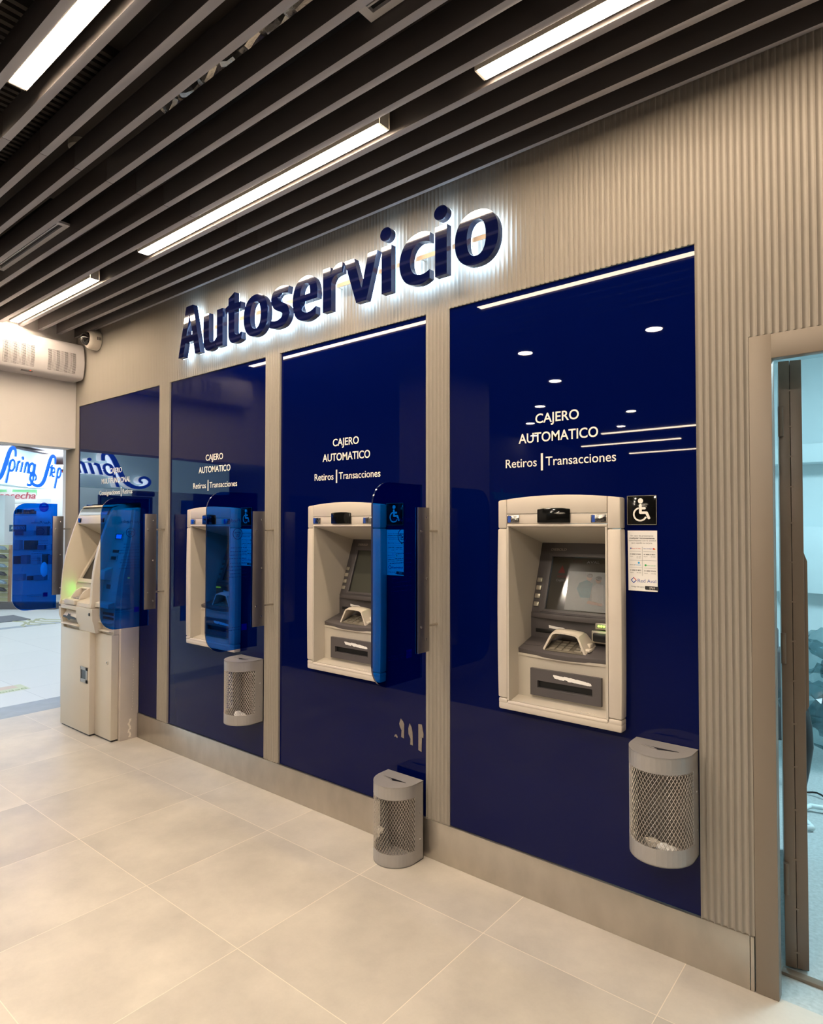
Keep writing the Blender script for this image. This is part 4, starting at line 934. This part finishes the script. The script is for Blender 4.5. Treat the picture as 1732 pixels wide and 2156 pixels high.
# local frame: e along visible edge (65 mm), d along leaf depth
e_ = Vector((.066, .018, 0)).normalized(); d_ = Vector((-.165, .986, 0)).normalized()
base = Vector((-.393, .170, 0))
def LF(u, v, w_): return base+e_*u+d_*v+Vector((0, 0, w_))
lf = MB(); lf.prism([(0, 0), (.0325, 0), (.0325, .9), (0, .9)], LF, .012, 2.003, r=.0015); lf.prism([(.0338, 0), (.067, 0), (.067, .9), (.0338, .9)], LF, .012, 2.003, r=.0015)
lfo = lf.build('leaf_shell', LEAFM, lt); WLOC[lfo.name] = WLOC[lt.name]
for z in (.06, .20, .36, .52, .66, .80, .94, 1.07, 1.20, 1.33, 1.46, 1.58, 1.68, 1.78, 1.90): MB().box(.026, .041, -.0012, .0005, z, z+.006, M=Matrix(((e_.x, d_.x, 0, base.x), (e_.y, d_.y, 0, base.y), (0, 0, 1, 0), (0, 0, 0, 1)))).build('weld_bead', LEAFM, lfo, smooth=0)
gp = MB(); gp.prism([(.0, .84), (.010, .86), (.010, 1.335), (.0, 1.365)], lambda u, v, w_: base+e_*(.0675+u)+d_*w_+Vector((0, 0, v)), .02, .10, r=.001)
gp.build('latch_guard', LEAFM, lfo)
for z in (.25, 1.0, 1.75): MB().cyl((-.386, .163, z), (-.386, .163, z+.10), .008, 12).build('hinge', LEAFM, lfo)
rw = MB(); rw.box(-1.3, 1.6, 3.5, 3.6, 0, 2.8); rw.box(-1.32, -1.28, .45, 3.5, 0, 2.8); rw.box(1.55, 1.6, .1, 3.5, 0, 2.8)
struct('wall_back_room', rw, ROOMW, smooth=0)
rf = MB(); rf.box(-1.3, 1.6, .012, 3.5, -.05, -.0005); struct('floor_back_room', rf, ROOMF, smooth=0)
rc_ = MB(); rc_.box(-1.3, 1.6, .3, 3.5, 2.75, 2.85); struct('ceiling_back_room', rc_, ROOMW, smooth=0)
bm_ = MB(); bm_.box(-1.28, 1.55, 3.30, 3.5, 1.93, 2.07, r=.004); struct('trim_4', bm_, ROOMW)
t = thing('ceiling_panel_light', 'cool lamp lighting the small room behind the open door', 'ceiling light', (.3, 1.6, 2.70)); MB().box(-.1, .8, 1.3, 1.9, 2.70, 2.74).build('diffuser', ROOMM, t)
pb = MB()
for k in range(7): pb.blob((-.50+.09*math.sin(k*2.1), 2.35+.14*math.cos(k*1.7), .22+.09*k), .17-.012*k, (1.1, 1, .9), jag=.13, sub=3)
tag(pb.build('plastic_bundle', PLASTICW, origin=(-.5, 2.35, 0), smooth=0), 'heap of clear plastic sheeting in the small room behind the door', 'plastic bundle')
bd = MB(); bd.box(-.98, -.80, 2.72, 2.95, .0, .60, r=.02); bd.box(-.95, -.84, 2.75, 2.85, .60, .75, r=.02)
tag(bd.build('grey_box', GREYD, origin=(-.9, 2.8, 0)), 'dark grey crate behind the door leaf in the back room', 'crate')
tb = MB(); tb.tube([(-.575, 1.92, .46), (-.57, 1.88, .44), (-.56, 1.86, .36), (-.555, 1.84, .25), (-.565, 1.82, .12), (-.57, 1.80, .03)], [.02, .03, .036, .04, .032, .022], 12)
tag(tb.build('black_bag', BLACK, origin=(-.53, 1.8, 0)), 'slim black bag standing just inside the open door', 'bag')
wt = MB(); wt.tube([(-.20, 1.62, .03), (-.40, 1.60, .03), (-.50, 1.58, .03), (-.53, 1.52, .025), (-.50, 1.40, .02), (-.46, 1.33, .02), (-.50, 1.31, .02), (-.54, 1.33, .02)], .012, 12)
tag(wt.build('bent_tube', ROOMW, origin=(-.5, 1.5, 0)), 'bent white tube lying on the speckled floor behind the door', 'tube')
cb = MB(); cb.tube([(-.56+.02*i, 1.80-.004*i+.02*math.sin(i*.6), .012+.01*math.sin(i*.5)**2) for i in range(16)], .005, 8)
tag(cb.build('black_cable', BLACK, origin=(-.5, 1.7, 0)), 'thin black cable on the floor near the bent white tube', 'cable')
bx = MB(); bx.box(-1.0, -.50, 3.38, 3.5, .95, 1.45, r=.004); bx.box(-.52, -.49, 3.30, 3.5, 1.15, 1.30)
tag(bx.build('wall_cabinet', ROOMW, origin=(-.7, 3.45, .95)), 'pale wall cabinet on the far wall of the back room', 'cabinet')

# ------------------------------------------------------------------ shopping corridor and the shoe shop
cc_ = MB(); cc_.box(-20, -5.45, -9, 9, 2.90, 3.0); struct('ceiling_corridor', cc_, mat('corridor_ceiling', (.68, .64, .68), .5), smooth=0)
cw = MB(); cw.box(-20.1, -20, -9, 9, 0, 2.9); cw.box(-20, -5.45, -9.1, -9, 0, 2.9); cw.box(-20, -5.45, 9, 9.1, 0, 2.9); cw.box(-5.55, -5.448, .012, 9, 0, 2.9)
struct('wall_corridor', cw, mat('corridor_wall', (.6, .58, .6), .6, var=.05), smooth=0)
n = 0
for x in (-6.6, -8.4, -10.2):
    for y in (-6.0, -3.6, -1.2, 1.2, 3.6, 6.0):
        n += 1
        lab = f'{ORD[n-1]} square light panel of the corridor ceiling, counted outward from the opening'
        t = MB().box(x-.3, x+.3, y-.3, y+.3, 2.885, 2.899).build('corridor_light_panel', MALLM, origin=(x, y, 2.885), smooth=0); tag(t, lab, 'ceiling light', 'corridor light panels')
# fascia B (seen directly) and A (seen mirrored in the glass)
PB = Vector((-12.03, 1.76, 0)); dB = Vector((-.648, .7615, 0)); nB = Vector((.7615, .648, 0))
dAu = Vector((.1465, .9892, 0)); PA = Vector((-11.58, -2.75, 0))-dAu*.72; nA_ = Vector((.9892, -.1465, 0))
BLUEL = mat('shop_letter_blue', (.01, .06, .62), .3, emit=(.01, .13, 1.0), es=1.3); WHITEL = mat('shop_letter_white', (.9, .93, 1), .4, emit=(.85, .93, 1), es=4.0)
def shop_sign(P0, du, nu, s0, s1, lab1, lab2, ku=1.0, glow=.25):
    P0 = P0 - nu*.165
    t = thing('shop_sign', lab2, 'shop sign', tuple(P0+du*(s0+s1)/2+Vector((0, 0, 2.17))))
    F_ = lambda u, v, w_: P0+du*u+nu*w_+Vector((0, 0, v))
    MB().prism([(s0, 2.17), (s1, 2.17), (s1, 2.82), (s0, 2.82)], F_, -.30, 0).build('fascia_box', mat('fascia_pale_blue_%d' % int(glow*100), (.62, .76, .80), .4, emit=(.5, .9, 1.0), es=glow), t, smooth=0)
    MB().prism([(s0, 2.82), (s1, 2.82), (s1, 2.85), (s0, 2.85)], F_, -.32, .02).build('top_trim', GREYD, t, smooth=0)
    g = t
    def L(loop):
        loop = [(a_*ku, b2) for a_, b2 in loop]
        m_ = MB().prism(loop, F_, .02, .16, 0, side=1) if False else None
        a = MB(); a.prism(loop, F_, .155, .175); b_ = MB(); b_.prism(loop, F_, .01, .153)
        o = b_.build('letter_body', WHITEL, g, smooth=30); WLOC[o.name] = WLOC[g.name]; a.build('letter_face', BLUEL, o, smooth=0)
    def bigS(x):
        L(stroke([(x+.235, 2.645), (x+.235, 2.74), (x+.20, 2.785), (x+.13, 2.78), (x+.06, 2.69), (x-.03, 2.50), (x-.14, 2.30), (x-.28, 2.205), (x-.44, 2.20), (x-.56, 2.26), (x-.58, 2.34), (x-.50, 2.395), (x-.42, 2.375), (x-.40, 2.32), (x-.45, 2.285)], [.05, .06, .06, .07, .085, .09, .085, .065, .055, .05, .05, .05, .045, .04, .03]))
    sl = .22
    st = lambda x, z0, z1, w_=.05: L([(x+(z0-2.39)*sl*1.5-w_/2, z0), (x+(z0-2.39)*sl*1.5+w_/2, z0), (x+(z1-2.39)*sl*1.5+w_/2, z1), (x+(z1-2.39)*sl*1.5-w_/2, z1)])
    def ring(cx_, cz_, a, b_):
        L(stroke([(cx_+a*math.cos(q)+(b_*math.sin(q))*.25, cz_+b_*math.sin(q)) for q in [2*math.pi*k/12 for k in range(13)]], [.042]*13))
    bigS(0); bigS(1.27)
    st(.05, 2.18, 2.58); ring(.14, 2.49, .075, .095)
    st(.26, 2.39, 2.58); L(stroke([(.30, 2.52), (.335, 2.565), (.38, 2.575)], [.04, .045, .04]))
    st(.39, 2.39, 2.58); L(ell(.425, .485, 2.615, 2.675, 2, 20))
    st(.50, 2.39, 2.58); L(stroke([(.535, 2.53), (.58, 2.575), (.62, 2.565), (.625, 2.50), (.60, 2.39)], [.04, .045, .045, .045, .045]))
    ring(.72, 2.49, .065, .09); L(stroke([(.84, 2.58), (.80, 2.40), (.75, 2.24), (.68, 2.19), (.60, 2.195)], [.045]*5))
    st(1.33, 2.39, 2.62, .042); L(stroke([(1.33, 2.57), (1.42, 2.57)], [.03, .03])); L(stroke([(1.42, 2.48), (1.49, 2.49), (1.49, 2.55), (1.44, 2.57), (1.40, 2.50), (1.42, 2.41), (1.49, 2.41)], [.034]*7))
    st(1.57, 2.18, 2.58); ring(1.65, 2.49, .06, .09)
shop_sign(PB, dB, nB, -.95, 1.58, 'pale fascia box of the shoe shop seen directly at the far left', 'pale shop fascia with blue and white script letters, seen directly at the far left edge')
shop_sign(PA, dAu, nA_, -2.9, 3.6, 'pale shop fascia visible only as a reflection in the blue glass', 'pale shop fascia with blue script letters, seen only mirrored in the leftmost blue panel', 1.2, 1.3)
G_ = lambda u, v, w_: PA+dAu*u+nA_*w_+Vector((0, 0, v))
struct('wall_shop_side', MB().prism([(-3.2, 0), (3.6, 0), (3.6, 2.9), (-3.2, 2.9)], G_, -1.8, -1.7), SHOPW, smooth=0)
for k in range(4):  # unseen lamps added to brighten the shop interior mirrored in the glass
    t = MB().prism([(-1.3+1.3*k, 2.60), (-.6+1.3*k, 2.60), (-.6+1.3*k, 2.64), (-1.3+1.3*k, 2.64)], G_, -1.3, -.7); tag(t.build('added_shop_light', mat('shop_fill2', (1, 1, 1), .5, emit=(.75, .95, 1.0), es=16.0), origin=tuple(G_(-1+1.3*k, 2.6, -1)), smooth=0), ORD[k]+' added light panel over the shop part seen only mirrored', 'ceiling light', 'added shop lights')

TVM = mat('display_navy', (.01, .02, .08), .2)
t = thing('shop_display_screen', 'dark framed display board of the shop, seen only mirrored behind the standing machine', 'display board', tuple(G_(-.16, 0, .1)))
MB().prism([(-.71, 1.35), (.39, 1.35), (.39, 2.02), (-.71, 2.02)], G_, .02, .08).build('frame', TVM, t, smooth=0)
MB().prism([(-.30, 1.40), (.36, 1.40), (.36, 1.98), (-.30, 1.98)], G_, .081, .085).build('green_picture', mat('display_green', (.02, .16, .14), .4), t, smooth=0)
MB().prism([(-.03, 0), (-.01, 0), (-.01, 1.35), (-.03, 1.35)], G_, .03, .06).build('post', TVM, t, smooth=0)
t = MB(); t.prism([(-.79, 2.03), (-.37, 2.03), (-.37, 2.13), (-.79, 2.13)], G_, -.1, .05, r=.02); tag(t.build('hanging_speaker_bar', BLACK, origin=tuple(G_(-.5, 2.03, 0))), 'dark bar hanging under the mirrored shop fascia', 'speaker')
# shop front objects placed on planes facing the opening
FW = Vector((-.6316, .7750, 0)).normalized(); RT = Vector((.7750, .6316, 0)).normalized(); C0 = Vector((0, -2.2537, 0))
def SH(fwd):  # local frame: u to the right, z up, w towards the viewer
    return lambda u, v, w_: C0+FW*(fwd-w_)+RT*u+Vector((0, 0, v))
def U(px, fwd): return (px-866)/1345.6*fwd
def Z(py, fwd): return 1.45+(1109-py)/1345.6*fwd
def sbox(name, px0, px1, py0, py1, fwd, depth, m_, label, cat, group=None, r=0):
    F_ = SH(fwd); u0, u1, z0, z1 = U(px0, fwd), U(px1, fwd), Z(py1, fwd), Z(py0, fwd)
    if z0 < 0.02: z0 = 0
    o = MB().prism([(u0, z0), (u1, z0), (u1, z1), (u0, z1)], F_, -depth, 0, r=r).build(name, m_, origin=tuple(F_((u0+u1)/2, z0, 0))); return tag(o, label, cat, group)
sh_ = MB()
F_ = SH(13.6)
sh_.prism([(-9.8, 0), (-6.9, 0), (-6.9, 2.6), (-9.8, 2.6)], F_, -.1, 0)
struct('wall_shop', sh_, SHOPW, smooth=0)
for k, u_ in enumerate((-9.3, -8.2, -7.2)):  # unseen lamps added so the shop interior reads brighter
    F_ = SH(12.6); t = MB(); t.prism([(u_-.4, 2.62), (u_+.4, 2.62), (u_+.4, 2.66), (u_-.4, 2.66)], F_, -.4, .1)
    tag(t.build('added_shop_light', mat('shop_fill', (1, 1, 1), .5, emit=(.9, .96, 1.0), es=6.0), origin=tuple(F_(u_, 2.62, 0)), smooth=0), ORD[k]+' added light panel from the left inside the shoe shop', 'ceiling light', 'added shop lights')
sbox('shop_plinth', -60, 118, 1270, 1284, 11.2, .25, GREYD, 'low dark plinth along the base of the shoe shop window', 'plinth')
sbox('white_column', -40, 10.5, 1043, 1145, 11.9, .3, TEALM, 'white shop column above the shoe display wall', 'column')
sg = thing('fruit_shop_sign', 'white and green sign with rose lettering under the shoe shop fascia', 'sign', tuple(SH(12.4)(U(30, 12.4), Z(1055, 12.4), 0)))
F_ = SH(12.4)
MB().prism([(U(-30, 12.4), Z(1043, 12.4)), (U(76, 12.4), Z(1043, 12.4)), (U(76, 12.4), Z(1031, 12.4)), (U(-30, 12.4), Z(1031, 12.4))], F_, -.03, 0).build('green_band', mat('sign_green', (.25, .65, .35), .5, emit=(.3, .8, .4), es=.4), sg, smooth=0)
PINKR = mat('sign_rose', (.5, .12, .16), .5, emit=(.6, .15, .2), es=.3)
MB().prism([(U(-30, 12.4), Z(1052.5, 12.4)), (U(76, 12.4), Z(1052.5, 12.4)), (U(76, 12.4), Z(1038, 12.4)), (U(22, 12.4), Z(1036, 12.4)), (U(-30, 12.4), Z(1038, 12.4))], F_, 0, .02).build('white_outline', mat('sign_white', (.85, .85, .85), .5, emit=(.9, .9, .9), es=.4), sg, smooth=0)
text_mb('cosecha', tuple(F_(U(0, 12.4), Z(1050.5, 12.4), .022)), tuple(RT), ZU, .125, width=U(77, 12.4)-U(0, 12.4), thick=.02, bold=0, shear=.2).build('sign_lettering', PINKR, sg, smooth=0)
MB().lathe([(.05, 0), (.05, .02)], tuple(F_(U(22, 12.4), Z(1033, 12.4), .02)), tuple(-FW), 20).build('leaf_mark', mat('sign_white', (.85, .85, .85)), sg)
for py, lb in ((1058, 'upper white shelf'), (1084, 'lower white shelf')):
    sbox('shop_shelf', 11, 84, py-1.5, py+1.5, 13.0, .35, SHOPW, lb+' in the shop window below the rose-lettered sign', 'shelf', 'white shop shelves')
rr = random.Random(5)
for i in range(9):
    x_ = 14+i*7.2; sbox('shelf_jar', x_, x_+3+2*rr.random(), 1084-8-4*rr.random(), 1082.5, 12.9, .06, rr.choice([GREYD, STEELBAR, INKG]), ORD[i]+' small dark jar from the left on the lower white shop shelf', 'jar', 'jars on the lower shop shelf')
# slatwall with shoes
sw = thing('slat_display', 'pale yellow slatted display board holding shoes at the far left edge', 'display board', tuple(SH(11.6)(U(5, 11.6), Z(1272, 11.6), 0)))
F_ = SH(11.6); OLIVE = mat('slat_board_yellow', (.50, .50, .30), .5)
for k in range(14):
    a, b_ = 1148+k*9.15, 1148+(k+1)*9.15-1.0
    MB().prism([(U(-40, 11.6), Z(b_, 11.6)), (U(19.5, 11.6), Z(b_, 11.6)), (U(20.5, 11.6), Z(a, 11.6)), (U(-40, 11.6), Z(a, 11.6))], F_, -.03, 0).build('slat', OLIVE, sw, smooth=0)
MB().prism([(U(19.8, 11.6), Z(1272, 11.6)), (U(23, 11.6), Z(1272, 11.6)), (U(25, 11.6), Z(1148, 11.6)), (U(21, 11.6), Z(1148, 11.6))], F_, -.05, .01).build('edge_post', mat('post_wood', (.45, .28, .18), .5), sw, smooth=0)
MB().prism([(U(-40, 11.6), 0), (U(21, 11.6), 0), (U(21, 11.6), Z(1274, 11.6)), (U(-40, 11.6), Z(1274, 11.6))], F_, -.05, -.031).build('back_board', GREYD, sw, smooth=0)
for k, py in enumerate((1153, 1171, 1190, 1207, 1224, 1240)):
    F2 = SH(11.45); cx_, cz_ = U(3, 11.45), Z(py, 11.45)
    s_ = MB(); col = (mat('shoe_blue_grey', (.18, .25, .3), .6), mat('shoe_dark', (.05, .05, .06), .6))[k % 2]
    s_.prism([(cx_-.14, cz_-.02), (cx_+.10, cz_-.045), (cx_+.105, cz_-.03), (cx_+.05, cz_+.02), (cx_-.02, cz_+.03), (cx_-.06, cz_+.06), (cx_-.14, cz_+.06)], F2, -.04, .04, r=.01)
    tag(s_.build('shoe', col, origin=tuple(F2(cx_, cz_-.045, 0))), 'shoe on the pale slatted board, '+ORD[k]+' from the top', 'shoe', 'shoes on the slatted board')
t = thing('mask_poster', 'white poster with a blue round masked face symbol on the shop window', 'poster', tuple(SH(11.0)(U(92, 11.0), Z(1091, 11.0), 0)))
F_ = SH(11.0); MB().prism([(U(77, 11), Z(1091, 11)), (U(108, 11), Z(1091, 11)), (U(108, 11), Z(1051, 11)), (U(77, 11), Z(1051, 11))], F_, -.002, 0).build('paper', SHOPW, t, smooth=0)
MB().lathe([(.082, 0), (.082, .003)], tuple(F_(U(93, 11), Z(1068.5, 11), .001)), tuple(-FW), 28).build('blue_disc', mat('poster_blue', (.01, .08, .45), .5), t)
MB().prism([(U(88, 11), Z(1066, 11)), (U(90, 11), Z(1063, 11)), (U(96, 11), Z(1063, 11)), (U(98, 11), Z(1066, 11)), (U(96.5, 11), Z(1065, 11)), (U(90, 11), Z(1065, 11))], F_, .004, .006).build('face_outline', SHOPW, t, smooth=0)
t = thing('open_sign', 'small dark rectangular shop sign partly behind the leftmost divider', 'sign', tuple(SH(11.0)(U(38, 11.0), Z(1119, 11.0), 0)))
MB().prism([(U(20.5, 11), Z(1119.5, 11)), (U(55, 11), Z(1119.5, 11)), (U(55, 11), Z(1105.5, 11)), (U(20.5, 11), Z(1105.5, 11))], F_, -.02, 0).build('board', mat('sign_teal_dark', (.01, .05, .10), .3), t, smooth=0)
text_mb('ABIERTO', tuple(F_(U(24, 11), Z(1115, 11), .001)), tuple(RT), ZU, .05, width=.24, thick=.002).build('sign_lettering', mat('sign_pale', (.4, .5, .5), .5), t, smooth=0)
# displays behind the tinted divider
cols = [(.15, .2, .3), (.5, .55, .6), (.08, .1, .14), (.3, .35, .42), (.6, .65, .7), (.2, .12, .1)]
gi = 0
for si, py in enumerate((1128, 1158, 1188, 1222)):
    sbox('shop_shelf', 27, 118, py, py+2.5, 12.7, .3, SHOPW, ORD[si]+' white shelf down behind the leftmost blue divider', 'shelf', 'shelves behind the leftmost divider')
    px = 30
    while px < 110 and gi < 17:
        wd = 9+rr.random()*14; hh = 8+rr.random()*13
        sbox('shop_box', px, min(px+wd, 117), py-hh, py-.3, 12.65, .12, mat('box_tone_%d' % (gi % 6), cols[gi % 6], .5), ORD[gi]+' stacked box behind the leftmost blue divider, counted shelf by shelf', 'box', 'goods behind the leftmost divider')
        px += wd+3+rr.random()*10; gi += 1
t = MB(); F_ = SH(11.3); t.blob(tuple(F_(U(95, 11.3), Z(1199, 11.3), 0)), .13, (.45, .45, 1.0), sub=3)
tag(t.build('white_oval_form', SHOPW, origin=tuple(F_(U(95, 11.3), Z(1216, 11.3), 0))), 'pale upright oval form seen through the leftmost blue divider', 'display form')
# far end: red signs, brown wall
F_ = SH(17); t = thing('red_letter_sign', 'red glowing script letters beside the ribbed corner in the corridor', 'sign', tuple(F_(U(120, 17), Z(1040, 17), 0)))
RED = mat('red_neon', (.9, .05, .02), .4, emit=(1, .05, .02), es=1.6)
text_mb('ura', tuple(F_(U(119, 17), Z(1038, 17), 0)), tuple(RT), ZU, .24, width=U(140, 17)-U(119, 17), thick=.05, bold=.03, shear=.15).build('lettering', RED, t, smooth=0)
text_mb('f', tuple(F_(U(94, 17), Z(1041, 17), 0)), tuple(RT), ZU, .2, width=.12, thick=.05, bold=.03, shear=.15).build('lettering', RED, t, smooth=0)
MB().prism([(U(101, 17), Z(1038, 17)), (U(119, 17), Z(1038, 17)), (U(119, 17), Z(1031, 17)), (U(101, 17), Z(1031, 17))], F_, -.05, 0).build('dark_bar', GREYD, t, smooth=0)
F_ = SH(16.8); t = thing('red_striped_board', 'red striped light board high in the corridor beyond the shoe shop', 'sign', tuple(F_(U(130, 16.8), Z(992, 16.8), 0)))
for k in range(5): MB().prism([(U(112, 16.8), Z(971+k*5, 16.8)), (U(141, 16.8), Z(970+k*5, 16.8)), (U(141, 16.8), Z(973.6+k*5, 16.8)), (U(112, 16.8), Z(974.6+k*5, 16.8))], F_, -.02, 0).build('red_stripe', mat('red_stripe', (.8, .15, .15), .4, emit=(1, .15, .15), es=.8), t, smooth=0)
sbox('brown_partition', 119, 200, 1056, 1200, 17.5, .2, mat('partition_brown', (.16, .085, .04), .5, var=.2), 'brown partition beyond the leftmost divider, beside the ribbed corner', 'partition')
# stickers and mat on the corridor floor
mt = MB().box(-11.6, -10.9, .75, 1.75, 0, .012, r=.004); tag(mt.build('door_mat', mat('mat_grey', (.14, .15, .17), .9, var=.2, vscale=50), origin=(-11.2, 1.2, 0)), 'grey door mat at the shoe shop entrance', 'mat')
fs_ = MB(); OL = mat('sticker_olive', (.35, .36, .22), .5)
for k in range(5):
    a = -10.6-.0*k; pts = [(-10.9+.18*i, 1.5+.12*k+.1*math.sin(i*1.3+k), .003) for i in range(5)]
    fs_.tube(pts, .022, 6)
o = fs_.build('floor_drawing', OL, origin=(-10.6, 1.5, 0)); o.scale.z = .3; tag(o, 'olive leaf scribbles printed on the floor by the shoe shop', 'floor sticker')
t = thing('floor_sticker', 'faded yellow and pink lettered sticker on the white corridor floor', 'floor sticker', (-6.35, -.18, .001))
MB().prism([(-6.52, -.36), (-6.28, -.36), (-6.28, .06), (-6.52, .06)], XY, .0002, .0012).build('yellow_patch', mat('sticker_yellow', (.55, .6, .42), .5), t, smooth=0)
MB().prism([(-6.52, -.36), (-6.40, -.36), (-6.40, .0), (-6.52, .0)], XY, .0013, .0016).build('pink_band', mat('sticker_pink', (.6, .48, .40), .5), t, smooth=0)
text_mb('Bebidas', (-6.30, .04, .0016), (0, -1, 0), (-1, 0, 0), .05, width=.3, thick=.0002).build('sticker_lettering', mat('sticker_green', (.2, .3, .12), .5), t, smooth=0)
# mirrored only: glowing sign on the dark side wall
t = thing('dim_wall_sign', 'dim cyan lettering seen only mirrored above the rightmost cash machine', 'sign', (-5.26, -6.6, 1.86))
text_mb('popular', (-5.268, -7.15, 1.88), (0, 1, 0), ZU, .16, width=1.0, thick=.02, bold=.01).build('lettering', mat('cyan_letters', (.02, .2, .4), .5, emit=(.02, .3, .6), es=.5), t, smooth=0)
